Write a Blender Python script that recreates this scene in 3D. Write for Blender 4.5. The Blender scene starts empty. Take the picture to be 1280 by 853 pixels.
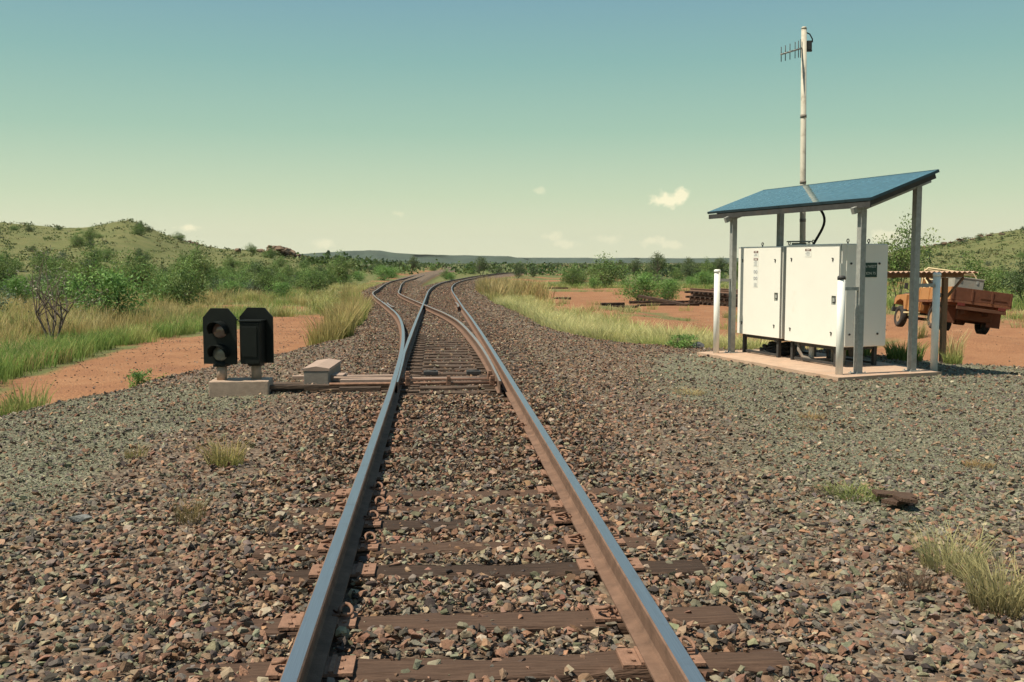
import bpy, bmesh, math, random
import numpy as np
from mathutils import Vector, Matrix, Euler

random.seed(7)
rng = np.random.default_rng(11)
SC = bpy.context.scene
COL = SC.collection
R = math.radians
PI = math.pi

# ------------------------------------------------------------------ camera
cam_d = bpy.data.cameras.new('camera')
cam = bpy.data.objects.new('camera', cam_d)
COL.objects.link(cam)
cam_d.sensor_width = 36.0
cam_d.lens = 35.0
cam_d.clip_start = 0.05
cam_d.clip_end = 30000
cam.location = (0, 0, 1.55)
cam.rotation_euler = (R(90 - 4.6645), 0, R(-4.307))
SC.camera = cam

# ------------------------------------------------------------------ sky, sun, exposure
SUN_EL, SUN_AZ = R(60), R(-104)          # azimuth measured from +Y towards +X: the sun stands to the left
sun_dir = Vector((math.sin(SUN_AZ) * math.cos(SUN_EL), math.cos(SUN_AZ) * math.cos(SUN_EL), math.sin(SUN_EL)))
sd = bpy.data.lights.new('sun', 'SUN')
sd.energy = 5.0
sd.angle = R(0.53)
sd.color = (1.0, 0.915, 0.74)
sun = bpy.data.objects.new('sun', sd)
COL.objects.link(sun)
sun.rotation_euler = sun_dir.to_track_quat('Z', 'Y').to_euler()
sun.location = (-30, 4, 35)

world = bpy.data.worlds.new('World')
SC.world = world
world.use_nodes = True
wn, wl = world.node_tree.nodes, world.node_tree.links
wn.clear()


def wnode(t, **kw):
    n = wn.new(t)
    for k, v in kw.items():
        setattr(n, k, v)
    return n


def wmath(op, a, b=None, clamp=False):
    n = wn.new('ShaderNodeMath')
    n.operation = op
    n.use_clamp = clamp
    for i, s in enumerate((a, b)):
        if s is None:
            continue
        if isinstance(s, (int, float)):
            n.inputs[i].default_value = s
        else:
            wl.new(s, n.inputs[i])
    return n.outputs[0]


sky = wnode('ShaderNodeTexSky')
sky.sky_type = 'NISHITA'
sky.sun_disc = False
sky.sun_elevation = SUN_EL
sky.sun_rotation = SUN_AZ
sky.air_density = 1.0
sky.dust_density = 2.5
sky.ozone_density = 1.5
tc = wnode('ShaderNodeTexCoord')
sep = wnode('ShaderNodeSeparateXYZ')
wl.new(tc.outputs['Generated'], sep.inputs[0])
ramp = wnode('ShaderNodeValToRGB')           # film response of the air, by height above the horizon only
cr = ramp.color_ramp
SKY = [(0.00, (4.80, 4.80, 3.35)), (0.03, (4.38, 4.52, 3.15)), (0.062, (3.50, 4.12, 2.82)), (0.125, (2.20, 3.35, 2.55)),
       (0.19, (1.50, 2.75, 2.50)), (0.25, (1.18, 2.25, 2.58)), (0.50, (0.80, 1.65, 2.45)), (1.00, (0.65, 1.40, 2.30))]
while len(cr.elements) < len(SKY):
    cr.elements.new(0.5)
for e, (p, c) in zip(cr.elements, SKY):
    e.position = p
    e.color = (c[0] / 10, c[1] / 10, c[2] / 10, 1)
wl.new(sep.outputs['Z'], ramp.inputs[0])
rs = wnode('ShaderNodeVectorMath', operation='SCALE')
rs.inputs['Scale'].default_value = 10.0
wl.new(ramp.outputs[0], rs.inputs[0])
mixs = wnode('ShaderNodeMix', data_type='RGBA')
mixs.inputs[0].default_value = 0.94
wl.new(sky.outputs[0], mixs.inputs[6])
wl.new(rs.outputs[0], mixs.inputs[7])
skycol = mixs.outputs[2]
# small fair-weather clouds low over the plain, each at its own bearing
az = wmath('ARCTAN2', sep.outputs['X'], sep.outputs['Y'])
el = wmath('ARCSINE', sep.outputs['Z'])
nz = wnode('ShaderNodeTexNoise')
nz.inputs['Scale'].default_value = 75.0
nz.inputs['Detail'].default_value = 6.0
nz.inputs['Roughness'].default_value = 0.62
wl.new(tc.outputs['Generated'], nz.inputs['Vector'])
cl = None
# (azimuth deg, elevation deg, half width deg, half height deg, strength)
CLOUDS = [(13.2, 3.35, 1.15, 0.50, 0.85), (13.9, 3.6, 0.5, 0.45, 0.8), (12.3, 1.05, 0.9, 0.35, 0.5), (13.4, 0.85, 0.8, 0.3, 0.45),
          (6.6, 1.3, 0.6, 0.3, 0.4), (7.3, 0.9, 0.8, 0.25, 0.4), (17.9, 3.2, 0.9, 0.3, 0.4), (-13.6, 1.75, 0.75, 0.22, 0.7),
          (-2.2, 2.6, 0.4, 0.22, 0.3), (5.9, 3.9, 0.45, 0.25, 0.3), (25.0, 1.3, 1.0, 0.4, 0.5), (-6.3, 0.9, 0.8, 0.3, 0.45),
          (9.8, 1.2, 0.9, 0.3, 0.35), (-40, 3, 2.2, 0.7, 0.6), (38, 2.2, 1.6, 0.6, 0.6), (60, 4, 2.5, 0.9, 0.6), (-75, 2.5, 2.5, 0.7, 0.6)]
for (a0, e0, wa, we, st) in CLOUDS:
    da = wmath('MULTIPLY', wmath('SUBTRACT', az, R(a0)), 1 / R(wa))
    de = wmath('MULTIPLY', wmath('SUBTRACT', el, R(e0)), 1 / R(we))
    d = wmath('SQRT', wmath('ADD', wmath('MULTIPLY', da, da), wmath('MULTIPLY', de, de)))
    m = wmath('ADD', wmath('SUBTRACT', 1.0, d), wmath('MULTIPLY', wmath('SUBTRACT', nz.outputs[0], 0.5), 3.0))
    m = wmath('MULTIPLY', wmath('MULTIPLY', m, 1.6, True), st)
    m = wmath('MULTIPLY', m, wmath('LESS_THAN', d, 2.5))
    cl = m if cl is None else wmath('MAXIMUM', cl, m)
mixc = wnode('ShaderNodeMix', data_type='RGBA')
wl.new(cl, mixc.inputs[0])
wl.new(skycol, mixc.inputs[6])
mixc.inputs[7].default_value = (6.3, 5.8, 4.0, 1)
bg = wnode('ShaderNodeBackground')
bg.inputs['Strength'].default_value = 0.122
wl.new(mixc.outputs[2], bg.inputs['Color'])
wo = wnode('ShaderNodeOutputWorld')
wl.new(bg.outputs[0], wo.inputs['Surface'])

SC.view_settings.view_transform = 'Standard'
SC.view_settings.look = 'None'
SC.view_settings.exposure = 0.5
SC.view_settings.gamma = 1.0
SC.render.engine = 'CYCLES'
SC.cycles.use_denoising = True
SC.cycles.max_bounces = 6
SC.cycles.diffuse_bounces = 3
SC.cycles.transparent_max_bounces = 8
SC.cycles.volume_bounces = 0
SC.cycles.use_adaptive_sampling = True
SC.cycles.adaptive_threshold = 0.02


# ------------------------------------------------------------------ helpers: materials
def mat(name, col, rough=0.8, metal=0.0, var=0.25, scale=6.0, bump=0.0, bscale=40.0, col2=None, dirt=None, dirt_amt=0.0, dirt_scale=3.0,
        stretch=(1, 1, 1), attr=None, spec=0.3, world_co=False, trans=0.0):
    m = bpy.data.materials.new(name)
    m.use_nodes = True
    nt = m.node_tree
    n, l = nt.nodes, nt.links
    b = n['Principled BSDF']
    b.inputs['Roughness'].default_value = rough
    b.inputs['Metallic'].default_value = metal
    b.inputs['Specular IOR Level'].default_value = spec
    if world_co:
        t = n.new('ShaderNodeNewGeometry')
        co = t.outputs['Position']
    else:
        t = n.new('ShaderNodeTexCoord')
        co = t.outputs['Object']
    mp = n.new('ShaderNodeMapping')
    mp.inputs['Scale'].default_value = stretch
    l.new(co, mp.inputs['Vector'])
    no = n.new('ShaderNodeTexNoise')
    no.inputs['Scale'].default_value = scale
    no.inputs['Detail'].default_value = 6
    no.inputs['Roughness'].default_value = 0.65
    l.new(mp.outputs[0], no.inputs['Vector'])
    mx = n.new('ShaderNodeMix')
    mx.data_type = 'RGBA'
    rp = n.new('ShaderNodeValToRGB')
    rp.color_ramp.elements[0].position = 0.3
    rp.color_ramp.elements[1].position = 0.7
    l.new(no.outputs[0], rp.inputs[0])
    l.new(rp.outputs[0], mx.inputs[0])
    if attr:
        a = n.new('ShaderNodeAttribute')
        a.attribute_name = attr
        v1 = n.new('ShaderNodeVectorMath')
        v1.operation = 'SCALE'
        v1.inputs['Scale'].default_value = 1 - var
        v2 = n.new('ShaderNodeVectorMath')
        v2.operation = 'SCALE'
        v2.inputs['Scale'].default_value = 1 + var
        l.new(a.outputs['Color'], v1.inputs[0])
        l.new(a.outputs['Color'], v2.inputs[0])
        l.new(v1.outputs[0], mx.inputs[6])
        l.new(v2.outputs[0], mx.inputs[7])
    else:
        c2 = col2 or tuple(min(1, c * (1 + var)) for c in col)
        c1 = col if col2 else tuple(c * (1 - var) for c in col)
        mx.inputs[6].default_value = (*c1, 1)
        mx.inputs[7].default_value = (*c2, 1)
    out = mx.outputs[2]
    if dirt:
        nd = n.new('ShaderNodeTexNoise')
        nd.inputs['Scale'].default_value = dirt_scale
        nd.inputs['Detail'].default_value = 8
        nd.inputs['Roughness'].default_value = 0.7
        l.new(co, nd.inputs['Vector'])
        mr = n.new('ShaderNodeMapRange')
        mr.inputs[1].default_value = 0.62 - dirt_amt * 0.4
        mr.inputs[2].default_value = 0.80 - dirt_amt * 0.3
        mr.inputs[3].default_value = 0.0
        mr.inputs[4].default_value = min(1, 0.45 + dirt_amt)
        l.new(nd.outputs[0], mr.inputs[0])
        m2 = n.new('ShaderNodeMix')
        m2.data_type = 'RGBA'
        l.new(mr.outputs[0], m2.inputs[0])
        l.new(out, m2.inputs[6])
        m2.inputs[7].default_value = (*dirt, 1)
        out = m2.outputs[2]
    l.new(out, b.inputs['Base Color'])
    if bump > 0:
        nb = n.new('ShaderNodeTexNoise')
        nb.inputs['Scale'].default_value = bscale
        nb.inputs['Detail'].default_value = 5
        l.new(mp.outputs[0], nb.inputs['Vector'])
        bp = n.new('ShaderNodeBump')
        bp.inputs['Strength'].default_value = bump
        bp.inputs['Distance'].default_value = 0.02
        l.new(nb.outputs[0], bp.inputs['Height'])
        l.new(bp.outputs[0], b.inputs['Normal'])
    if trans > 0:
        tr = n.new('ShaderNodeBsdfTranslucent')
        l.new(out, tr.inputs['Color'])
        ms = n.new('ShaderNodeMixShader')
        ms.inputs[0].default_value = trans
        l.new(b.outputs[0], ms.inputs[1])
        l.new(tr.outputs[0], ms.inputs[2])
        l.new(ms.outputs[0], n['Material Output'].inputs['Surface'])
    return m


RUST = (0.20, 0.095, 0.055)
REDDUST = (0.36, 0.16, 0.075)
M = {}
M['stone'] = mat('ballast_stone', (1, 1, 1), 0.9, var=0.22, scale=38, bump=0.35, bscale=90, attr='tint', world_co=True, spec=0.2)
M['rust'] = mat('rusty_rail_steel', (0.150, 0.088, 0.060), 0.85, 0.0, var=0.3, scale=9, bump=0.25, bscale=120, dirt=(0.11, 0.06, 0.04), dirt_amt=0.2, world_co=True)
M['plate'] = mat('rusty_plate', (0.215, 0.118, 0.078), 0.85, var=0.3, scale=20, bump=0.3, bscale=90, dirt=(0.10, 0.05, 0.035), dirt_amt=0.15)
M['head'] = mat('polished_rail_head', (0.36, 0.38, 0.41), 0.36, 0.9, var=0.16, scale=5, stretch=(60, 0.6, 1), world_co=True, spec=0.5, dirt=(0.24, 0.19, 0.16), dirt_amt=0.14, dirt_scale=5)
M['dullhead'] = mat('dull_rail_head', (0.36, 0.33, 0.30), 0.45, 0.75, var=0.2, scale=5, stretch=(40, 0.6, 1), world_co=True, dirt=(0.24, 0.15, 0.10), dirt_amt=0.25, dirt_scale=5)
M['timber'] = mat('weathered_sleeper_timber', (0.060, 0.036, 0.026), 0.95, scale=7, stretch=(0.5, 9, 4), col2=(0.120, 0.074, 0.052), bump=0.8, bscale=14, dirt=(0.16, 0.095, 0.065), dirt_amt=0.08, spec=0.15)
M['timber2'] = mat('dark_sleeper_timber', (0.028, 0.019, 0.015), 0.95, scale=7, stretch=(0.5, 9, 4), col2=(0.085, 0.055, 0.04), bump=0.9, bscale=14, dirt=(0.15, 0.09, 0.06), dirt_amt=0.06, spec=0.15)
M['bearer'] = mat('greasy_bearer_timber', (0.040, 0.028, 0.021), 0.9, scale=7, stretch=(0.5, 9, 4), col2=(0.13, 0.085, 0.06), bump=0.7, bscale=14, dirt=(0.18, 0.11, 0.075), dirt_amt=0.1)
M['greysteel'] = mat('galvanised_post', (0.30, 0.30, 0.275), 0.6, 0.2, var=0.2, scale=14, dirt=(0.22, 0.17, 0.12), dirt_amt=0.1)
M['darksteel'] = mat('dark_steel', (0.05, 0.048, 0.046), 0.6, 0.2, var=0.25, scale=10, dirt=(0.13, 0.075, 0.05), dirt_amt=0.15)
M['cream'] = mat('cream_cabinet_paint', (0.74, 0.715, 0.645), 0.45, var=0.025, scale=2.5, dirt=(0.62, 0.53, 0.42), dirt_amt=0.02, dirt_scale=2.2, spec=0.4)
M['creamedge'] = mat('grey_cabinet_seal', (0.30, 0.31, 0.28), 0.6, var=0.1)
M['white'] = mat('white_pipe_paint', (0.74, 0.73, 0.68), 0.5, var=0.06, scale=5, dirt=(0.45, 0.33, 0.24), dirt_amt=0.1, dirt_scale=4)
M['mast'] = mat('weathered_mast_paint', (0.46, 0.42, 0.34), 0.65, var=0.15, scale=5, stretch=(1, 1, 0.4), dirt=(0.20, 0.155, 0.11), dirt_amt=0.24, dirt_scale=7)
M['black'] = mat('black_signal_paint', (0.0065, 0.0085, 0.0075), 0.5, var=0.2, scale=12, bump=0.05, dirt=(0.03, 0.022, 0.016), dirt_amt=0.03, spec=0.22)
M['concrete'] = mat('dusty_concrete', (0.37, 0.27, 0.205), 0.95, var=0.18, scale=9, bump=0.3, bscale=60, dirt=(0.25, 0.15, 0.10), dirt_amt=0.15)
M['pad'] = mat('red_dusted_concrete', (0.41, 0.285, 0.205), 0.95, var=0.18, scale=4, bump=0.3, bscale=50, dirt=(0.34, 0.17, 0.09), dirt_amt=0.25, dirt_scale=2)
M['machine'] = mat('dusty_machine_steel', (0.33, 0.235, 0.185), 0.8, var=0.12, scale=7, bump=0.15, bscale=60, dirt=(0.25, 0.13, 0.08), dirt_amt=0.15)
M['machine2'] = mat('machine_case_grey', (0.22, 0.19, 0.16), 0.8, var=0.15, scale=7, bump=0.2, bscale=60, dirt=(0.22, 0.12, 0.08), dirt_amt=0.15)
M['roofwood'] = mat('brown_timber_post', (0.24, 0.14, 0.08), 0.9, var=0.3, scale=6, stretch=(6, 6, 0.6), bump=0.4)
M['iron'] = mat('dusty_corrugated_iron', (0.42, 0.27, 0.19), 0.7, 0.1, var=0.15, scale=4, dirt=(0.30, 0.14, 0.08), dirt_amt=0.2)
M['orange'] = mat('dusty_orange_truck_paint', (0.38, 0.175, 0.062), 0.6, var=0.2, scale=3, dirt=(0.26, 0.11, 0.05), dirt_amt=0.3, dirt_scale=3, spec=0.4)
M['rusttray'] = mat('red_dusted_tray_steel', (0.16, 0.065, 0.034), 0.9, var=0.25, scale=4, dirt=(0.24, 0.085, 0.04), dirt_amt=0.2)
M['trayshade'] = mat('shade_darkened_rust_tailgate', (0.115, 0.045, 0.024), 0.9, var=0.25, scale=4, dirt=(0.085, 0.034, 0.02), dirt_amt=0.2)  # rust brown, with the shade on the truck's rear darkened into the colour
M['underbody'] = mat('dusty_underbody', (0.10, 0.045, 0.025), 0.9, var=0.3, scale=5)
M['tyre'] = mat('dusty_tyre_rubber', (0.035, 0.03, 0.027), 0.9, var=0.25, scale=8, dirt=(0.20, 0.10, 0.06), dirt_amt=0.1)
M['rim'] = mat('dusty_wheel_rim', (0.34, 0.21, 0.12), 0.8, 0.1, var=0.15)
M['tank'] = mat('pale_grey_box', (0.27, 0.25, 0.21), 0.8, var=0.15, scale=4, dirt=(0.35, 0.22, 0.14), dirt_amt=0.15)
M['tan'] = mat('tan_tube_paint', (0.60, 0.47, 0.27), 0.5, var=0.1)
M['red'] = mat('red_lens_plastic', (0.12, 0.02, 0.015), 0.3, var=0.1)
M['cable'] = mat('black_cable', (0.012, 0.012, 0.012), 0.6, var=0.2)
M['sticker'] = mat('white_notice', (0.70, 0.69, 0.63), 0.5, var=0.04)
M['stickerdark'] = mat('dark_notice_band', (0.13, 0.055, 0.045), 0.5, var=0.15, scale=60)
M['ink'] = mat('faded_ink', (0.28, 0.29, 0.31), 0.6, var=0.2, scale=50)
M['greensign'] = mat('dark_green_sign', (0.018, 0.055, 0.042), 0.5, var=0.1)
M['letters'] = mat('pale_lettering', (0.48, 0.52, 0.46), 0.5, var=0.05)
M['bark'] = mat('grey_bark', (0.13, 0.10, 0.08), 0.95, var=0.3, scale=15)
M['leaf'] = mat('leaf', (1, 1, 1), 0.6, var=0.18, scale=3, attr='tint', trans=0.28, spec=0.25)
M['grass'] = mat('grass_blade', (1, 1, 1), 0.7, var=0.12, scale=2, attr='tint', trans=0.42, spec=0.2)
M['panelframe'] = mat('dark_teal_panel_frame', (0.03, 0.06, 0.075), 0.45, 0.1, var=0.2)
M['rock'] = mat('hill_rock', (0.15, 0.10, 0.068), 0.95, var=0.35, scale=2, bump=0.6, bscale=6)
M['paleseam'] = mat('pale_joint_strip', (0.42, 0.42, 0.40), 0.5, 0.2, var=0.2)


def glass_lens(name, col):
    m = mat(name, col, 0.12, 0.0, var=0.1, spec=0.7)
    return m


M['lens'] = glass_lens('signal_lens', (0.16, 0.10, 0.09))
M['lens2'] = glass_lens('signal_lens_clear', (0.15, 0.15, 0.14))
M['glass'] = glass_lens('dusty_window_glass', (0.10, 0.11, 0.10))


def solar_mat():
    m = bpy.data.materials.new('solar_cells')
    m.use_nodes = True
    n, l = m.node_tree.nodes, m.node_tree.links
    b = n['Principled BSDF']
    t = n.new('ShaderNodeTexCoord')
    br = n.new('ShaderNodeTexBrick')
    br.offset = 0.0
    br.inputs['Scale'].default_value = 1.0
    br.inputs['Mortar Size'].default_value = 0.004
    br.inputs['Brick Width'].default_value = 0.105
    br.inputs['Row Height'].default_value = 0.105
    br.inputs['Color1'].default_value = (0.026, 0.070, 0.066, 1)
    br.inputs['Color2'].default_value = (0.040, 0.098, 0.092, 1)
    br.inputs['Mortar'].default_value = (0.04, 0.085, 0.10, 1)
    l.new(t.outputs['Object'], br.inputs['Vector'])
    vo = n.new('ShaderNodeTexVoronoi')
    vo.inputs['Scale'].default_value = 28
    l.new(t.outputs['Object'], vo.inputs['Vector'])
    hv = n.new('ShaderNodeSeparateColor')
    l.new(vo.outputs['Color'], hv.inputs[0])
    mr = n.new('ShaderNodeMapRange')
    mr.inputs[1].default_value = 0.80
    mr.inputs[2].default_value = 1.0
    mr.inputs[3].default_value = 0
    mr.inputs[4].default_value = 0.75
    l.new(hv.outputs[0], mr.inputs[0])
    mx = n.new('ShaderNodeMix')
    mx.data_type = 'RGBA'
    l.new(mr.outputs[0], mx.inputs[0])
    l.new(br.outputs['Color'], mx.inputs[6])
    mx.inputs[7].default_value = (0.09, 0.22, 0.28, 1)
    l.new(mx.outputs[2], b.inputs['Base Color'])
    b.inputs['Roughness'].default_value = 0.35
    b.inputs['Specular IOR Level'].default_value = 0.3
    b.inputs['Coat Weight'].default_value = 1.0
    b.inputs['Coat Roughness'].default_value = 0.04
    return m


M['solar'] = solar_mat()


# ------------------------------------------------------------------ helpers: meshes and objects
def tag(o, label=None, cat=None, group=None, kind=None):
    if label:
        o['label'] = label
    if cat:
        o['category'] = cat
    if group:
        o['group'] = group
    if kind:
        o['kind'] = kind
    return o


def empty(name, loc=(0, 0, 0), rz=0.0, label=None, cat=None, group=None):
    o = bpy.data.objects.new(name, None)
    COL.objects.link(o)
    o.location = loc
    o.rotation_euler = (0, 0, rz)
    o.empty_display_size = 0.2
    return tag(o, label, cat, group)


def inst(name, me, parent=None, loc=(0, 0, 0), rot=(0, 0, 0), scale=(1, 1, 1)):
    o = bpy.data.objects.new(name, me)
    COL.objects.link(o)
    o.parent = parent
    o.location = loc
    o.rotation_euler = rot
    o.scale = scale
    return o


def np_mesh(name, V, F, materials, tint=None, matidx=None, smooth=False):
    """V (n,3); F (m,3) or (m,4) array"""
    V = np.asarray(V, np.float32)
    F = np.asarray(F, np.int32)
    me = bpy.data.meshes.new(name)
    k = F.shape[1]
    me.vertices.add(len(V))
    me.vertices.foreach_set('co', V.ravel())
    me.loops.add(F.size)
    me.loops.foreach_set('vertex_index', F.ravel())
    me.polygons.add(len(F))
    me.polygons.foreach_set('loop_start', np.arange(0, F.size, k, dtype=np.int32))
    if matidx is not None:
        me.polygons.foreach_set('material_index', np.asarray(matidx, np.int32))
    for m in (materials if isinstance(materials, (list, tuple)) else [materials]):
        me.materials.append(m)
    if tint is not None:
        a = me.attributes.new('tint', 'FLOAT_COLOR', 'POINT')
        t = np.ones((len(V), 4), np.float32)
        t[:, :3] = tint
        a.data.foreach_set('color', t.ravel())
    me.update(calc_edges=True)
    me.polygons.foreach_set('use_smooth', np.full(len(F), smooth))
    return me


class MB:
    def __init__(self):
        self.bm = bmesh.new()

    def box(self, c, s, rot=None, bevel=0.0):
        mtx = Matrix.Translation(c)
        if rot is not None:
            mtx = mtx @ Euler(rot).to_matrix().to_4x4()
        mtx = mtx @ Matrix.Diagonal((*s, 1))
        r = bmesh.ops.create_cube(self.bm, size=1.0, matrix=mtx)
        if bevel > 0:
            es = list({e for v in r['verts'] for e in v.link_edges})
            bmesh.ops.bevel(self.bm, geom=es, offset=bevel, segments=2, affect='EDGES', profile=0.6)
        return self

    def tube(self, pts, rad, n=8, cap=True):
        pts = [Vector(p) for p in pts]
        if isinstance(rad, (int, float)):
            rad = [rad] * len(pts)
        rings = []
        prev = None
        for i, p in enumerate(pts):
            a = pts[max(0, i - 1)]
            b = pts[min(len(pts) - 1, i + 1)]
            t = (b - a).normalized()
            if prev is None:
                x = t.orthogonal().normalized()
            else:
                x = (prev - t * prev.dot(t)).normalized()
            prev = x
            y = t.cross(x)
            rings.append([self.bm.verts.new(p + (x * math.cos(2 * PI * k / n) + y * math.sin(2 * PI * k / n)) * rad[i]) for k in range(n)])
        for r0, r1 in zip(rings, rings[1:]):
            for k in range(n):
                f = self.bm.faces.new((r0[k], r0[(k + 1) % n], r1[(k + 1) % n], r1[k]))
                f.smooth = True
        if cap:
            self.bm.faces.new(rings[0][::-1])
            self.bm.faces.new(rings[-1])
        return self

    def prism(self, poly, axis, a, b):
        """poly: 2D outline; axis 'x','y','z' is the extrusion direction from a to b"""
        def P(q, h):
            return {'x': (h, q[0], q[1]), 'y': (q[0], h, q[1]), 'z': (q[0], q[1], h)}[axis]
        v0 = [self.bm.verts.new(P(q, a)) for q in poly]
        v1 = [self.bm.verts.new(P(q, b)) for q in poly]
        n = len(poly)
        for k in range(n):
            self.bm.faces.new((v0[k], v0[(k + 1) % n], v1[(k + 1) % n], v1[k]))
        self.bm.faces.new(v0[::-1])
        self.bm.faces.new(v1)
        return self

    def quad(self, *p):
        self.bm.faces.new([self.bm.verts.new(q) for q in p])
        return self

    def mesh(self, name, m, smooth=False):
        bmesh.ops.recalc_face_normals(self.bm, faces=self.bm.faces)
        me = bpy.data.meshes.new(name)
        self.bm.to_mesh(me)
        self.bm.free()
        for mm in (m if isinstance(m, (list, tuple)) else [m]):
            me.materials.append(mm)
        if smooth:
            me.polygons.foreach_set('use_smooth', np.full(len(me.polygons), True))
        return me

    def build(self, name, m, parent=None, loc=(0, 0, 0), rot=(0, 0, 0), smooth=False):
        return inst(name, self.mesh(name, m, smooth), parent, loc, rot)


def copy_tree(o, parent=None):
    c = o.copy()
    COL.objects.link(c)
    c.parent = parent
    for ch in list(o.children):
        copy_tree(ch, c)
    return c


# ------------------------------------------------------------------ noise
def _hash(ix, iy, seed):
    h = (ix.astype(np.int64) * 374761393 + iy.astype(np.int64) * 668265263 + seed * 974711) & 0x7fffffff
    h = ((h ^ (h >> 13)) * 1274126177) & 0x7fffffff
    return ((h ^ (h >> 16)) & 0xffff) / 65535.0


def vnoise(x, y, seed=0):
    x = np.asarray(x, float)
    y = np.asarray(y, float)
    ix, iy = np.floor(x), np.floor(y)
    fx, fy = x - ix, y - iy
    fx = fx * fx * (3 - 2 * fx)
    fy = fy * fy * (3 - 2 * fy)
    a, b = _hash(ix, iy, seed), _hash(ix + 1, iy, seed)
    c, d = _hash(ix, iy + 1, seed), _hash(ix + 1, iy + 1, seed)
    return (a * (1 - fx) + b * fx) * (1 - fy) + (c * (1 - fx) + d * fx) * fy


def fbm(x, y, seed=0, oct=4):
    s, a, t = 0, 0.5, 0
    for i in range(oct):
        s = s + a * vnoise(np.asarray(x) * 2 ** i, np.asarray(y) * 2 ** i, seed + i)
        t += a
        a *= 0.5
    return s / t


def sstep(a, b, x):
    t = np.clip((np.asarray(x, float) - a) / (b - a), 0, 1)
    return t * t * (3 - 2 * t)


# ------------------------------------------------------------------ the lie of the land (metres; rail head at the camera is z = 0)
MAIN_X = 0.197
GA = 0.7525                        # half the distance between rail heads


def track_z(Y):
    Y = np.asarray(Y, float)
    d = np.clip(Y - 15, 0, 125)
    return -0.0085 * d * np.clip(d / 20, 0, 1) - np.clip(Y - 140, 0, 3000) * 0.0028


def main_x(Y):
    d = np.clip(np.asarray(Y, float) - 58, 0, None)
    return MAIN_X + d * d / (2 * 850)


SID = np.array([(0, .197), (12.6, .197), (16, .175), (20, .085), (25, -.11), (30, -.41), (35, -.81), (40, -1.3), (45, -1.8), (50, -2.3),
                (55, -2.75), (60, -3.1), (65, -3.2), (70, -3.35), (90, -3.95), (112, -4.35), (134, -4.2), (180, -2.9), (230, -.3), (300, 5)])
_sy = np.linspace(0, 300, 1201)
_sx = np.interp(_sy, SID[:, 0], SID[:, 1])
_k = np.ones(21) / 21
for _ in range(2):
    _p = np.pad(_sx, 10, mode='edge')
    _sx = np.convolve(_p, _k, 'valid')


def siding_x(Y):
    return np.interp(Y, _sy, _sx)


def edge_l(Y):
    return np.interp(Y, [-40, 0, 12, 14, 17, 20, 23, 26, 40, 55, 70, 90, 134, 180, 300], [-7, -6.6, -5.5, -4.9, -4.4, -3.4, -2.6, -2.2, -2.7, -4.4, -5.4, -6.1, -6.5, -5.2, 3])


def edge_r(Y):
    return np.interp(Y, [-40, 0, 13, 15.5, 17.3, 19.4, 20.8, 23, 28, 54, 80, 110, 150, 180, 300], [16, 14, 12.4, 10.6, 9.6, 8.6, 5.6, 4.0, 3.2, 2.9, 3.1, 4.2, 7.6, 11, 38])


ROAD_L = (np.array([-40, 0, 10, 19, 27, 33, 40, 46, 55, 70, 90, 130, 400]), np.array([-9.5, -8.6, -8.2, -8.2, -8.6, -8.5, -7.6, -7.6, -8.4, -9.6, -10.2, -10.5, -10.5]))


def road_l(Y):
    return np.interp(Y, *ROAD_L)


def hills_h(X, Y):
    xr = np.array([-700, -330, -200, -150, -127, -112, -103, -95, -89, -82, -72, -62, -50, -42, -30, -12, 20, 100, 128, 145, 165, 190, 230, 300, 500, 900])
    zr = np.array([31, 27, 18, 14.6, 14.4, 12.8, 11.2, 13.6, 14.6, 11.6, 8.4, 6.8, 6.6, 5.3, 3.0, 1.0, 0, 0, 4.0, 7.2, 10.6, 14.8, 20, 26, 34, 40])
    h = np.interp(X * 300 / np.clip(Y, 210, 420), xr, zr)
    front = sstep(105, 300, Y - np.where(X > 50, 30, 0))
    back = 1 - sstep(330, 700, Y)
    n = (fbm(X / 22, Y / 22, 5) - 0.5) * 3.2 + (fbm(X / 6, Y / 6, 9, 3) - 0.5) * 1.1
    return h * front * back + n * np.clip(h / 8, 0, 1) * front * back


def formation(X, Y):
    """1 on the ballast formation, 0 outside"""
    wob = (fbm(X / 1.7, Y / 1.7, 21, 3) - 0.5) * 1.0
    dl = edge_l(Y) - X + wob
    dr = X - edge_r(Y) + wob
    mid = np.minimum(np.abs(X - main_x(Y)), np.abs(X - siding_x(np.clip(Y, 0, 300))))
    return (1 - sstep(-0.5, 1.3, np.maximum(dl, dr))) * (1 - sstep(2.0, 3.0, mid) * sstep(85, 105, Y))


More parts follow.
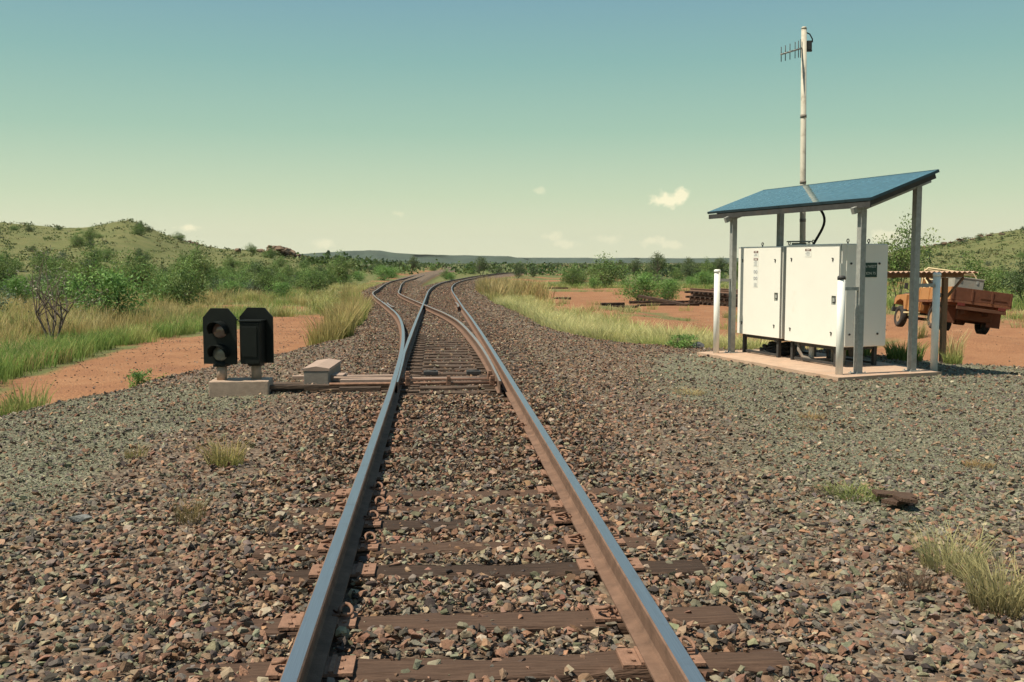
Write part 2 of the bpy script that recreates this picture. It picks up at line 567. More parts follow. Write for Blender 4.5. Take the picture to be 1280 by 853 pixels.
def ground_z(X, Y):
    X = np.asarray(X, float)
    Y = np.asarray(Y, float)
    tz = track_z(Y)
    f = formation(X, Y)
    zf = tz - 0.245 - 0.05 * sstep(1.8, 4.5, np.abs(X - MAIN_X)) + (fbm(X / 1.3, Y / 1.3, 3, 3) - 0.5) * 0.07 * sstep(1.0, 2.5, np.abs(X - MAIN_X))
    qx, qy = X - 6.475, Y - 14.846
    pu, pw = -.254 * qx + .967 * qy, .967 * qx + .254 * qy
    pd = np.maximum(np.maximum(-.62 - pw, pw - 1.9), np.maximum(-.55 - pu, pu - 4.1))
    zf = zf * sstep(.05, 1.2, pd) + (-.255) * (1 - sstep(.05, 1.2, pd))
    zn = tz - 0.80 + (fbm(X / 4, Y / 4, 31) - 0.5) * 0.28 + (fbm(X / 25, Y / 25, 33) - 0.5) * 0.6 * sstep(30, 70, np.abs(X) + Y * 0.3)
    # the strip by the truck falls away to the right
    tr = np.exp(-((X - 16.4) / 3.6) ** 4 - ((Y - 31) / 6.0) ** 4)
    zt = -0.72 - 0.13 * np.clip(X - 16.4, -2.5, 3) - 0.045 * (Y - 28.85)
    zn = zn * (1 - tr) + zt * tr
    zn = zn + 0.22 * sstep(0.5, 2.5, X - edge_r(Y)) * (1 - sstep(5, 8, X - edge_r(Y))) * sstep(19, 22, Y)
    return zn * (1 - f) + zf * f + hills_h(X, Y)


def axis(fine0, fine1, step, lo, hi, growth):
    a = list(np.arange(fine0, fine1 + 1e-6, step))
    s, v = step, a[-1]
    while v < hi:
        s *= growth
        v += s
        a.append(v)
    s, v = step, a[0]
    while v > lo:
        s *= growth
        v -= s
        a.insert(0, v)
    return np.array(a)


xs = axis(-9, 13, 0.28, -5200, 5200, 1.075)
ys = axis(2.5, 30, 0.28, -60, 5000, 1.045)
GX, GY = np.meshgrid(xs, ys)
GZ = ground_z(GX, GY)
nx, ny = len(xs), len(ys)
ii = (np.arange(ny - 1)[:, None] * nx + np.arange(nx - 1)[None, :]).ravel()
GF = np.stack([ii, ii + 1, ii + nx + 1, ii + nx], 1)


def zones(X, Y):
    """r: ballast, g: grass cover, b: grey-green fine gravel"""
    f = formation(X, Y)
    n = fbm(X / 2.2, Y / 2.2, 41)
    fine = np.maximum(sstep(-1.9, -2.9, X + (n - .5) * 2) * sstep(6.3, 8.0, Y + (n - .5) * 3 + (X + 3) * .3) * sstep(16.5, 13.5, Y),
                      sstep(2.0, 3.6, X + (n - .5) * 2.2 - 0.12 * (Y - 8)) * sstep(5.8, 7.4, Y + (n - .5) * 3) * sstep(21, 17, Y)) * f * .9
    road = sstep(0, 0.7, X - road_l(Y) + (n - .5) * .8) * (1 - sstep(44, 52, Y) * sstep(.40, .50, fbm(X / 4, Y / 7, 57)))
    left = (X < edge_l(Y)) * (1 - road) * sstep(0.22, 0.42, fbm(X / 5, Y / 5, 51) + 0.0)
    strip = (X > edge_r(Y)) * (1 - sstep(1.0, 2.8, X - edge_r(Y) + (n - .5) * 2.0)) * sstep(19.5, 21.5, Y)
    patch = sstep(0.62, 0.72, fbm(X / 6, Y / 9, 61)) * 0.7
    far = np.maximum(sstep(95, 150, Y), sstep(22, 34, X + Y * -0.05))
    right = (X > edge_r(Y)) * np.maximum(np.maximum(strip, patch), far * sstep(0.30, 0.45, fbm(X / 14, Y / 14, 71)))
    hh_ = sstep(.4, 2.0, hills_h(X, Y)) * (.62 + .38 * sstep(.3, .5, fbm(X / 12, Y / 12, 58)))
    island = (X > edge_l(Y)) * (X < edge_r(Y)) * sstep(85, 105, Y) * .9
    g = np.maximum(np.maximum(np.maximum(left, right), hh_), island) * (1 - f)
    return f, g, fine


zr_, zg_, zb_ = zones(GX.ravel(), GY.ravel())


def ground_mat():
    m = bpy.data.materials.new('ground_soil')
    m.use_nodes = True
    n, l = m.node_tree.nodes, m.node_tree.links
    b = n['Principled BSDF']
    b.inputs['Roughness'].default_value = 0.95
    b.inputs['Specular IOR Level'].default_value = 0.15
    geo = n.new('ShaderNodeNewGeometry')
    at = n.new('ShaderNodeAttribute')
    at.attribute_name = 'tint'
    sp = n.new('ShaderNodeSeparateColor')
    l.new(at.outputs['Color'], sp.inputs[0])

    def noise(scale, detail=6, rough=0.65):
        q = n.new('ShaderNodeTexNoise')
        q.inputs['Scale'].default_value = scale
        q.inputs['Detail'].default_value = detail
        q.inputs['Roughness'].default_value = rough
        l.new(geo.outputs['Position'], q.inputs['Vector'])
        return q.outputs[0]

    def rampc(fac, stops):
        r = n.new('ShaderNodeValToRGB')
        while len(r.color_ramp.elements) < len(stops):
            r.color_ramp.elements.new(0.5)
        for e, (p, c) in zip(r.color_ramp.elements, stops):
            e.position = p
            e.color = (*c, 1)
        l.new(fac, r.inputs[0])
        return r.outputs[0]

    def mix(f, a, c):
        q = n.new('ShaderNodeMix')
        q.data_type = 'RGBA'
        l.new(f, q.inputs[0])
        l.new(a, q.inputs[6])
        l.new(c, q.inputs[7])
        return q.outputs[2]

    def mth(op, a, c, clamp=False):
        q = n.new('ShaderNodeMath')
        q.operation = op
        q.use_clamp = clamp
        for i, s in enumerate((a, c)):
            if isinstance(s, (int, float)):
                q.inputs[i].default_value = s
            else:
                l.new(s, q.inputs[i])
        return q.outputs[0]

    red = rampc(noise(0.9), [(0.28, (0.195, 0.086, 0.045)), (0.5, (0.275, 0.128, 0.060)), (0.72, (0.35, 0.185, 0.095))])
    red2 = rampc(noise(14, 4), [(0.3, (0.165, 0.078, 0.044)), (0.7, (0.33, 0.175, 0.10))])
    mm = n.new('ShaderNodeMix')
    mm.data_type = 'RGBA'
    mm.inputs[0].default_value = 0.4
    l.new(red, mm.inputs[6])
    l.new(red2, mm.inputs[7])
    red = mm.outputs[2]
    gr = rampc(noise(0.22, 8, 0.7), [(0.30, (0.078, 0.100, 0.034)), (0.45, (0.118, 0.130, 0.046)), (0.6, (0.160, 0.152, 0.060)), (0.78, (0.16, 0.125, 0.058))])
    gr2 = rampc(noise(2.6, 8, 0.75), [(0.3, (0.062, 0.080, 0.028)), (0.7, (0.19, 0.17, 0.075))])
    gr = mix(mth('MULTIPLY', noise(0.6), 0.8), gr, gr2)
    vo = n.new('ShaderNodeTexVoronoi')
    vo.inputs['Scale'].default_value = 22
    l.new(geo.outputs['Position'], vo.inputs['Vector'])
    vs = n.new('ShaderNodeSeparateColor')
    l.new(vo.outputs['Color'], vs.inputs[0])
    bal = rampc(vs.outputs[0], [(0.0, (0.06, 0.042, 0.034)), (0.3, (0.115, 0.076, 0.056)), (0.55, (0.155, 0.112, 0.082)), (0.8, (0.17, 0.14, 0.105)), (1.0, (0.26, 0.20, 0.15))])
    vo2 = n.new('ShaderNodeTexVoronoi')
    vo2.inputs['Scale'].default_value = 55
    l.new(geo.outputs['Position'], vo2.inputs['Vector'])
    vs2 = n.new('ShaderNodeSeparateColor')
    l.new(vo2.outputs['Color'], vs2.inputs[0])
    bal = mix(mth('MULTIPLY', noise(1.1, 10, .8), .9), bal, rampc(noise(4.0, 8, .8), [(.3, (.075, .052, .038)), (.7, (.20, .145, .10))]))
    fin = rampc(vs2.outputs[0], [(0.0, (0.075, 0.076, 0.052)), (0.5, (0.135, 0.135, 0.088)), (0.85, (0.18, 0.175, 0.12)), (1.0, (0.33, 0.30, 0.22))])
    edge = mth('SUBTRACT', noise(3.0, 8, 0.75), 0.5)
    def sharp(ch, k=2.2):
        return mth('ADD', mth('MULTIPLY', mth('SUBTRACT', mth('ADD', ch, mth('MULTIPLY', edge, 1.1)), 0.5), k), 0.5, True)
    c = mix(sharp(sp.outputs[1]), red, gr)
    c = mix(sharp(sp.outputs[0], 3.5), c, bal)
    c = mix(sharp(sp.outputs[2], 2.0), c, fin)
    l.new(c, b.inputs['Base Color'])
    hgt = mth('ADD', mth('MULTIPLY', vo.outputs['Distance'], -1.0), mth('MULTIPLY', noise(9, 6), 0.8))
    bp = n.new('ShaderNodeBump')
    bp.inputs['Strength'].default_value = 0.7
    bp.inputs['Distance'].default_value = 0.04
    l.new(hgt, bp.inputs['Height'])
    l.new(bp.outputs[0], b.inputs['Normal'])
    return m


M['ground'] = ground_mat()
gme = np_mesh('ground', np.stack([GX.ravel(), GY.ravel(), GZ.ravel()], 1), GF, M['ground'], tint=np.stack([zr_, zg_, zb_], 1), smooth=True)
ground = inst('ground', gme)
tag(ground, 'red dirt plain with gravel rail bed and grassy low hills', 'ground', kind='structure')

# distant flat-topped ranges
hm = mat('far_range_scrub', (0.040, 0.058, 0.040), 0.95, var=0.35, scale=0.02, world_co=True, dirt=(0.085, 0.07, 0.05), dirt_amt=0.1, dirt_scale=0.008)
for (y0, prof, seed) in ((2600, [(-2600, 8), (-1500, 8), (-900, 9), (-420, 12), (-300, 20), (-210, 26), (-150, 26), (-110, 20), (-50, 16), (40, 14), (130, 12.5), (190, 10.5), (230, 4), (265, -8)], 3),
                         (3600, [(-700, 4), (100, 7), (280, 9.5), (560, 9), (640, 3), (720, 8.5), (900, 7), (1500, 10), (2300, 40), (3500, 90), (4200, 40)], 5)):
    px = np.array([p[0] for p in prof], float)
    pz = np.array([p[1] for p in prof], float)
    hx = np.linspace(px[0], px[-1], 360)
    zt = np.interp(hx, px, pz) + (fbm(hx / 40, hx * 0, seed) - .5) * 2.0
    rows = [(-330, 0.0), (-200, 0.22), (-110, 0.5), (-50, 0.82), (0, 0.97), (60, 1.0), (420, 1.0), (700, 0.0)]
    V, base = [], -9.0
    for (dy, k) in rows:
        yy = y0 + dy + (fbm(hx / 90, hx * 0 + dy, seed + 9) - .5) * 120 * (1 if 0 < k < 1 else .3)
        V.append(np.stack([hx, yy, base + (zt - base) * k + (fbm(hx / 25, hx * 0 + dy * .1, seed + 4) - .5) * 3 * (0 < k < 1)], 1))
    nr, nc = len(rows), len(hx)
    q = (np.arange(nr - 1)[:, None] * nc + np.arange(nc - 1)[None, :]).ravel()
    me = np_mesh('hills', np.concatenate(V), np.stack([q, q + 1, q + nc + 1, q + nc], 1), hm, smooth=True)
    tag(inst('hills', me), 'low blue-green flat-topped range on the horizon', 'hills', kind='structure')

# ------------------------------------------------------------------ rails
PROF = [(-.030, 0), (.030, 0), (.0365, -.007), (.0365, -.036), (.012, -.047), (.009, -.06), (.009, -.135), (.017, -.150), (.073, -.160), (.073, -.172),
        (-.073, -.172), (-.073, -.160), (-.017, -.150), (-.009, -.135), (-.009, -.06), (-.012, -.047), (-.0365, -.036), (-.0365, -.007)]


def rail_mesh(name, path, head, widths=None, drop=0.0):
    """sweep of the rail section along points (x, y, z of the head)"""
    P = np.asarray(path, float)
    T = np.gradient(P, axis=0)
    T /= np.linalg.norm(T, axis=1)[:, None]
    L = np.stack([T[:, 1], -T[:, 0], np.zeros(len(P))], 1)
    n = len(PROF)
    V = []
    for i in range(len(P)):
        w = 1 if widths is None else widths[i]
        for (a, z) in PROF:
            V.append(P[i] + L[i] * a * w + np.array([0, 0, z - drop]))
    F, mi = [], []
    for i in range(len(P) - 1):
        for k in range(n):
            a, b = i * n + k, i * n + (k + 1) % n
            F.append((a, b, b + n, a + n))
            mi.append(1 if k == 0 else 0)
    F = np.array(F)
    me = np_mesh(name, np.array(V), F, [M['rust'], head], matidx=mi)
    # close the ends
    bm = bmesh.new()
    bm.from_mesh(me)
    bm.verts.ensure_lookup_table()
    m0 = len(P) * n
    bm.faces.new([bm.verts[k] for k in range(n)])
    bm.faces.new([bm.verts[m0 - n + k] for k in range(n)][::-1])
    bmesh.ops.recalc_face_normals(bm, faces=bm.faces)
    bm.to_mesh(me)
    bm.free()
    return me


def path(fx, y0, y1, step=1.0, dz=0.0):
    Y = np.arange(y0, y1 + 1e-6, step)
    return np.stack([fx(Y), Y, track_z(Y) + dz], 1)


track = empty('railway_track', (MAIN_X, 3, -0.2), label='main railway track with turnout running from the foreground to the distance', cat='railway track')
TL = Vector(track.location)


def trk(name, me, loc=(0, 0, 0), rot=(0, 0, 0), parent=None):
    if parent is None:
        return inst(name, me, track, Vector(loc) - TL, rot)
    return inst(name, me, parent, loc, rot)


YS, YF = 12.75, 40.0               # switch tips and crossing nose
trk('rail', rail_mesh('rail', path(lambda Y: main_x(Y) + GA, -6, 260), M['head']))
trk('rail', rail_mesh('rail', np.concatenate([path(lambda Y: main_x(Y) - GA, -6, YS - .75), path(lambda Y: siding_x(Y) - GA, YS, 44)]), M['head']))
# switch blades, closed on the left and open on the right
Yb = np.arange(YS, 262, 1.0)
xb = main_x(Yb) - GA
xb = np.where(Yb < 20, np.maximum(xb, siding_x(Yb) - GA + 0.052 - 0.004), xb)
wb = np.interp(Yb, [YS, YS + 5, YS + 8], [.35, .8, 1])
trk('rail', rail_mesh('rail', np.stack([xb, Yb, track_z(Yb) - np.interp(Yb, [YS, YS + 4], [.010, 0])], 1), M['head'], wb))
Yb = np.arange(YS, 44.2, 0.8)
xb = siding_x(Yb) + GA - np.interp(Yb, [YS, YS + 4, YS + 9, YS + 14], [.135, .10, .055, 0])
wb = np.interp(Yb, [YS, YS + 5, YS + 8], [.45, .8, 1])
trk('rail', rail_mesh('rail', np.stack([xb, Yb, track_z(Yb) - np.interp(Yb, [YS, YS + 4, 36, 39, 41], [.010, 0.002, .002, .004, .004])], 1), M['dullhead'], wb))
# wing rails at the crossing and guard rails beside the outer rails
for s, fx, head in ((1, lambda Y: main_x(Y) + GA - .125, 'dullhead'), (-1, lambda Y: siding_x(Y) - GA + .125, 'dullhead')):
    Yg = np.arange(37.2, 41.81, .46)
    flare = .06 * (np.abs(Yg - 39.5) / 2.3) ** 4
    trk('guard_rail', rail_mesh('guard_rail', np.stack([fx(Yg) - s * flare, Yg, track_z(Yg) - .004], 1), M[head]))

siding = empty('siding_track', (-2.3, 50, -0.5), label='siding track curving away left beyond the crossing', cat='railway track')
for s in (-1, 1):
    me = rail_mesh('rail', path(lambda Y: siding_x(Y) + s * GA, 44.1, 240), M['dullhead'])
    inst('rail', me, siding, -Vector(siding.location))

# ------------------------------------------------------------------ sleepers with plates and clips
def sleeper_mesh(L, W, H, seed, m):
    r = random.Random(seed)
    nxs, V = 15, []
    sect = [(-.5, 0), (-.46, .04), (-.2, .05), (.05, .05), (.3, .05), (.46, .04), (.5, 0)]
    bm = bmesh.new()
    rows = []
    for i in range(nxs):
        x = (i / (nxs - 1) - .5) * L
        if i in (0, nxs - 1):
            x += r.uniform(-.02, .02)
        wob = r.uniform(-.008, .008)
        row = []
        for k, (a, b) in enumerate(sect):
            dz = r.uniform(-.007, .003) - (r.uniform(.008, .03) if (k in (0, 1, 5, 6) and r.random() < .25) else 0)
            row.append(bm.verts.new((x, a * W + wob + r.uniform(-.004, .004), (b - .05) * .25 + dz)))
        row.append(bm.verts.new((x, .5 * W, -H)))
        row.append(bm.verts.new((x, -.5 * W, -H)))
        rows.append(row)
    n = len(rows[0])
    for a, b in zip(rows, rows[1:]):
        for k in range(n):
            bm.faces.new((a[k], a[(k + 1) % n], b[(k + 1) % n], b[k]))
    bm.faces.new(rows[0][::-1])
    bm.faces.new(rows[-1])
    bmesh.ops.recalc_face_normals(bm, faces=bm.faces)
    me = bpy.data.meshes.new('sleeper')
    bm.to_mesh(me)
    bm.free()
    me.materials.append(m)
    return me


def plate_mesh():
    b = MB()
    # plate with square spike holes sunk into it: four strips round the holes
    b.box((-.155, 0, 0), (.05, .19, .016))
    b.box((.155, 0, 0), (.05, .19, .016))
    b.box((0, 0, -.001), (.262, .186, .014))
    for sx in (-1, 1):
        b.box((sx * .089, 0, .010), (.022, .18, .012))
        for sy in (-.045, .045):
            b.box((sx * .128, sy, .0115), (.018, .022, .006))
    return b.mesh('tie_plate', M['plate'])


def clip_mesh():
    b = MB()
    pts = []
    for k in range(11):
        a = R(-40 + 28 * k)
        pts.append((.030 * math.cos(a) + .01, .045 * math.sin(a), .020 + .030 * math.sin(a * .5 + .6) ** 2))
    pts = [(-.055, -.03, .018)] + pts + [(-.05, .035, .02)]
    b.tube(pts, .0095, 6)
    return b.mesh('rail_clip', M['plate'], True)


SLM = [sleeper_mesh(2.6, .23, .14, k, M['timber' if k % 3 else 'timber2']) for k in range(6)]
PLATE, CLIP = plate_mesh(), clip_mesh()
SPLATE = MB().box((0, 0, 0), (.36, .17, .016), bevel=.003).box((.02, 0, .012), (.12, .15, .012)).mesh('slide_plate', M['bearer'])
SLEEPERS = []                       # (x centre, y, half length, half width, z top, cover)


def add_sleeper(x, y, half, ztop, me, parent_root, cover, plates, clips, rails=(-GA, GA), rz=0.0, sc=1.0):
    o = inst('sleeper', me, parent_root, Vector((x, y, ztop)) - Vector(parent_root.location), (0, 0, rz), (sc, 1, 1))
    SLEEPERS.append((x, y, half, .115, ztop, cover))
    if plates:
        for r in rails:
            p = inst('tie_plate', PLATE, o, ((r) / sc, 0, .010), (0, 0, 0), (1 / sc, 1, 1))
            if clips:
                for s in (-1, 1):
                    if random.random() < (.55 if clips == 1 else .15):
                        continue
                    inst('rail_clip', CLIP, o, ((r + s * .118) / sc, s * .03, .016), (0, 0, 0 if s > 0 else PI), (1 / sc, 1, 1))
    return o


near = [-.3, .3, .9, 1.45, 2.0, 2.55, 3.1, 3.63, 4.17, 4.72, 5.50, 5.99, 6.52, 6.91, 7.37] + list(np.arange(7.93, 12.6, .56))
for i, y in enumerate(near):
    cov = .08 if y < 5.8 else .42 if y < 7.6 else .97
    clips = {8: 1, 9: 2, 10: 0, 11: 2, 12: 1, 13: 2, 14: 1}.get(i, 1)
    k = {8: 1, 9: 2, 10: 0, 11: 4, 12: 3}.get(i, i % 6)
    add_sleeper(MAIN_X + random.uniform(-.03, .03), y, 1.3, -.192, SLM[k], track, cov, y < 12, clips, rz=random.uniform(-.012, .012))
# turnout bearers: exposed near the points
BE = [sleeper_mesh(3.0, .235, .16, 20 + k, M['bearer']) for k in range(4)]
y = 13.15
i = 0
while y < 43.5:
    half = 1.35 if y < 20 else 1.35 + (MAIN_X - float(siding_x(y))) / 2
    xc = MAIN_X if y < 20 else (MAIN_X + float(siding_x(y))) / 2
    zt = float(track_z(y)) - .192
    long_b = i in (1, 2)
    if long_b:
        half, xc = 2.05, MAIN_X - .75
    o = add_sleeper(xc, y, half, zt, BE[i % 4], track, .16 if y < 20 else .5 if y < 27 else .75, False, 0, sc=half / 1.5)
    if y < 24:                      # slide plates under the blades
        for r in (-GA + MAIN_X, GA + MAIN_X):
            inst('slide_plate', SPLATE, o, ((r - xc + (.06 if r < 0 else -.08)) / (half / 1.5), 0, .010), (0, 0, 0), (1.35 / (half / 1.5), .9, 1))
    y += .56 if y < 20 else .62
    i += 1
y = 44.2
while y < 92:
    add_sleeper(float(main_x(y)), y, 1.3, float(track_z(y)) - .192, SLM[i % 6], track, .7, False, 0)
    add_sleeper(float(siding_x(y)), y, 1.3, float(track_z(y)) - .192, SLM[(i + 2) % 6], siding, .75, False, 0)
    y += .66
    i += 1

# stretcher bars, throw rods and blocks at the points
yb0 = 13.15 + .28
b = MB()
b.tube([(-1.45, yb0, -.115), (.80, yb0, -.115)], .019, 8)
b.build('throw_rod', M['plate'], track, -TL)
b = MB()
b.box((.11, 13.15 + .28 + .56, -.13), (1.42, .07, .022))
b.build('stretcher_bar', M['plate'], track, -TL)
b = MB()
b.tube([(-1.45, yb0 + .62, -.10), (-.2, yb0 + .62, -.12), (.80, yb0 + .62, -.12)], .015, 8)
b.build('detector_rod', M['machine'], track, -TL)
for x, yy in ((-.40, yb0 + .02), (.74, yb0 + .02), (.15, yb0), (-.42, yb0 + .6), (.74, yb0 + .6)):
    b = MB()
    b.box((0, 0, 0), (.07, .13, .10), bevel=.008)
    b.box((0, -.05, .06), (.05, .04, .05), bevel=.006)
    trk('switch_bracket', b.mesh('switch_bracket', M['plate']), (x, yy, -.095))
for x, yy in ((-.1, 15.1), (.55, 15.1)):
    b = MB()
    b.box((0, 0, 0), (.22, .16, .06), bevel=.01)
    b.tube([(-.08, 0, .03), (.08, 0, .03)], .02, 6)
    trk('roller_block', b.mesh('roller_block', M['darksteel']), (x, yy, -.165))
# steel planks carrying the machine out to the left
for (x0, x1, yy, z, w) in ((-2.55, -.62, 13.52, -.155, .09), (-2.1, -.62, 14.55, -.15, .10), (-1.35, -.62, 13.95, -.135, .12), (-1.3, -.75, 13.25, -.16, .10)):
    b = MB()
    b.box(((x0 + x1) / 2, yy, z), (x1 - x0, w, .05), bevel=.006)
    b.build('machine_strap', M['machine' if yy > 13.6 else 'bearer'], track, -TL)

# ------------------------------------------------------------------ point machine
pm = empty('point_machine', (-1.70, 14.1, -.24), R(-3), 'dusty grey point machine box beside the switch tips', 'point machine')
b = MB()
b.box((0, .55, .115), (.35, 1.15, .23), bevel=.012)
b.build('case', M['machine2'], pm)
b = MB()
b.prism([(-.19, .0), (-.185, .035), (0, .065), (.185, .035), (.19, 0)], 'y', -.03, 1.13)
b.build('lid', M['machine'], pm, (0, 0, .232))
b = MB()
for yy in (.1, .95):
    b.box((0, yy, .012), (.62, .10, .03))
b.build('mounting_foot', M['machine2'], pm)
b = MB()
b.box((.26, .35, .10), (.18, .3, .10), bevel=.01)
b.build('drive_box', M['machine'], pm)
b = MB()
for sx in (-.12, 0, .12):
    b.tube([(sx, -.026, .05), (sx, -.034, .05)], .012, 6)
b.build('bolt', M['machine'], pm)
b = MB()
b.tube([(-.05, -.02, .05), (-.06, -.12, .02), (-.16, -.2, -.01), (-.3, -.22, -.03)], .018, 6)
b.build('cable', M['machine'], pm)

# ------------------------------------------------------------------ dwarf signals on their plinth
b = MB()
b.box((0, 0, .105), (.78, .46, .25), bevel=.012)
pl = b.build('concrete_plinth', M['concrete'], None, (-2.64, 13.60, -.29), (0, 0, R(1)))
tag(pl, 'low dusty concrete plinth carrying the two black signals', 'plinth')


def octo(w, h):
    c = w * .27
    return [(-w / 2, 0), (w / 2, 0), (w / 2, h - c), (w / 2 - c * .9, h), (-w / 2 + c * .9, h), (-w / 2, h - c)]


def signal(loc, rz, label, faces_camera):
    s = empty('dwarf_signal', loc, rz, label, 'signal', 'pair of dwarf signals on the plinth')
    b = MB()
    b.tube([(0, 0, 0), (0, 0, .20)], .068, 14)
    b.build('post', M['concrete'], s)
    b = MB()
    b.box((0, 0, .20), (.17, .17, .035), bevel=.006)
    b.tube([(0, 0, .20), (0, 0, .25)], .085, 12)
    b.build('post_collar', M['black'], s)
    b = MB()
    b.prism(octo(.47, .75), 'y', -.012, .012)
    b.build('backplate', M['black'], s, (0, -.03, .215))
    b = MB()
    b.box((0, .10, .50), (.27, .22, .56), bevel=.012)
    b.build('housing', M['black'], s)
    b = MB()
    b.box((0, .10, .797), (.30, .25, .02), bevel=.004)
    b.box((.0, .215, .52), (.20, .012, .40), bevel=.003)
    b.build('housing_lid', M['black'], s)
    b = MB()
    for k, zz in enumerate((.33, .64)):
        b = MB()
        b.tube([(.14, .05 + .0, zz), (.165, .05, zz)], .02, 6)
        b.build('hinge', M['black'], s)
    for k, zz in enumerate((.36, .67)):
        le = MB()
        pr = [(.0, .105), (.02, .10), (.035, .07), (.04, .0)]
        rings = [(r0, -.045 - d) for d, r0 in pr]
        n = 18
        vs = [[le.bm.verts.new((r0 * math.cos(2 * PI * j / n), yv, r0 * math.sin(2 * PI * j / n))) for j in range(n)] if r0 > 0 else [le.bm.verts.new((0, yv, 0))] for r0, yv in rings]
        for a, c in zip(vs, vs[1:]):
            for j in range(n):
                if len(c) == 1:
                    le.bm.faces.new((a[j], a[(j + 1) % n], c[0]))
                else:
                    le.bm.faces.new((a[j], a[(j + 1) % n], c[(j + 1) % n], c[j]))
        lo = le.build('lens', M['lens' if k else 'lens2'], s, (0.01, 0, zz), smooth=True)
        hd = MB()
        n = 16
        for j in range(n):
            a0, a1 = R(-20 + 220 * j / n), R(-20 + 220 * (j + 1) / n)

            def dep(a):
                return .05 + .15 * max(0, math.sin(a) * .5 + .5)
            for ra, rb in ((.118, .124),):
                hd.quad((ra * math.cos(a0), -.043, ra * math.sin(a0)), (ra * math.cos(a1), -.043, ra * math.sin(a1)), (ra * math.cos(a1), -.043 - dep(a1), ra * math.sin(a1)), (ra * math.cos(a0), -.043 - dep(a0), ra * math.sin(a0)))
                hd.quad((rb * math.cos(a0), -.043, rb * math.sin(a0)), (rb * math.cos(a1), -.043, rb * math.sin(a1)), (rb * math.cos(a1), -.043 - dep(a1), rb * math.sin(a1)), (rb * math.cos(a0), -.043 - dep(a0), rb * math.sin(a0)))
                hd.quad((ra * math.cos(a0), -.043 - dep(a0), ra * math.sin(a0)), (ra * math.cos(a1), -.043 - dep(a1), ra * math.sin(a1)), (rb * math.cos(a1), -.043 - dep(a1), rb * math.sin(a1)), (rb * math.cos(a0), -.043 - dep(a0), rb * math.sin(a0)))
        bmesh.ops.remove_doubles(hd.bm, verts=hd.bm.verts, dist=.0005)
        hd.build('hood', M['black'], lo, smooth=False)
    return s


signal((-2.895, 13.58, -.06), R(-14), 'black dwarf signal facing the camera with two hooded lenses', True)
signal((-2.45, 13.66, -.06), PI - R(12), 'black dwarf signal turned away showing its rear housing', False)

# ------------------------------------------------------------------ equipment shelter with solar roof (frame: u along the front, w to the back)
SH = Vector((6.475, 14.846, -.20))
SH_RZ = math.atan2(.967, -.254) - PI / 2     # local +Y = u, local +X = w
b = MB()
rp = random.Random(4)
out = []
for (x0, y0), (x1, y1), n in (((-.62, -.34), (1.42, -.22), 6), ((1.42, -.22), (1.6, 4.1), 9), ((1.6, 4.1), (-.55, 4.0), 6), ((-.55, 4.0), (-.62, -.34), 12)):
    for k in range(n):
        t = k / n
        out.append((x0 + (x1 - x0) * t + rp.uniform(-.03, .03), y0 + (y1 - y0) * t + rp.uniform(-.03, .03)))
b.prism(out, 'z', -.16, 0)
pad = b.build('concrete_pad', M['pad'], None, SH + Vector((0, 0, .0)), (0, 0, SH_RZ))
tag(pad, 'red-dusted concrete slab under the solar-roofed shelter', 'slab')

sh = empty('solar_shelter', SH, SH_RZ, 'open grey steel shelter with tilted blue solar panel roof', 'shelter')
RS = .363


def roof_z(w):
    return 2.705 + RS * w


W2, L2 = 1.02, 3.66
for (x, y) in ((0, 0), (0, L2), (W2, 0), (W2, L2)):
    b = MB()
    h = roof_z(x) - .19
    b.box((x, y, h / 2), (.10, .10, h), bevel=.006)
    po = b.build('post', M['greysteel'], sh)
    b = MB()
    b.box((x, y, .006), (.2, .2, .012))
    for sx in (-.075, .075):
        for sy in (-.075, .075):
            b.tube([(x + sx, y + sy, .012), (x + sx, y + sy, .035)], .01, 6)
    b.build('base_plate', M['greysteel'], po)
sl = math.atan(RS)
for y in (0, L2):
    b = MB()
    b.box((0, 0, 0), (1.42 / math.cos(sl), .075, .10), (0, -sl, 0), bevel=.004)
    b.build('rafter', M['greysteel'], sh, (.53, y, roof_z(.53) - .155))
U0, U1 = -.36, 4.38
for w in (.02, .52, 1.0):
    b = MB()
    b.box((0, 0, 0), (.06, U1 - U0 - .24, .075), (0, -sl, 0), bevel=.004)
    b.build('purlin', M['darksteel'], sh, (w, (U0 + U1) / 2, roof_z(w) - .078))
for y in (-.02, .03, L2 - .03):
    b = MB()
    b.box((0, 0, 0), (.05, .012, .05), (0, -sl, 0))
    b.build('cleat', M['greysteel'], sh, (.18, y + .045, roof_z(.18) - .10))
# eight panels side by side
PW0, PW1 = -.15, 1.10
slope_len = (PW1 - PW0) / math.cos(sl)
mods = []
span = (U1 - U0) / 8
for k in range(8):
    yc = U0 + span * (k + .5)
    b = MB()
    b.box((0, 0, 0), (slope_len - .03, span - .008, .012))
    so = b.build('solar_panel', M['solar'], sh, ((PW0 + PW1) / 2, yc, roof_z((PW0 + PW1) / 2) + .012), (0, -sl, 0))
    b = MB()
    for sy in (-1, 1):
        b.box((0, sy * (span / 2 - .0035), -.016), (slope_len, .005, .043))
    for sx in (-1, 1):
        b.box((sx * (slope_len / 2 - .012), 0, -.013), (.024, span - .016, .043))
    b.build('frame', M['panelframe'], so)
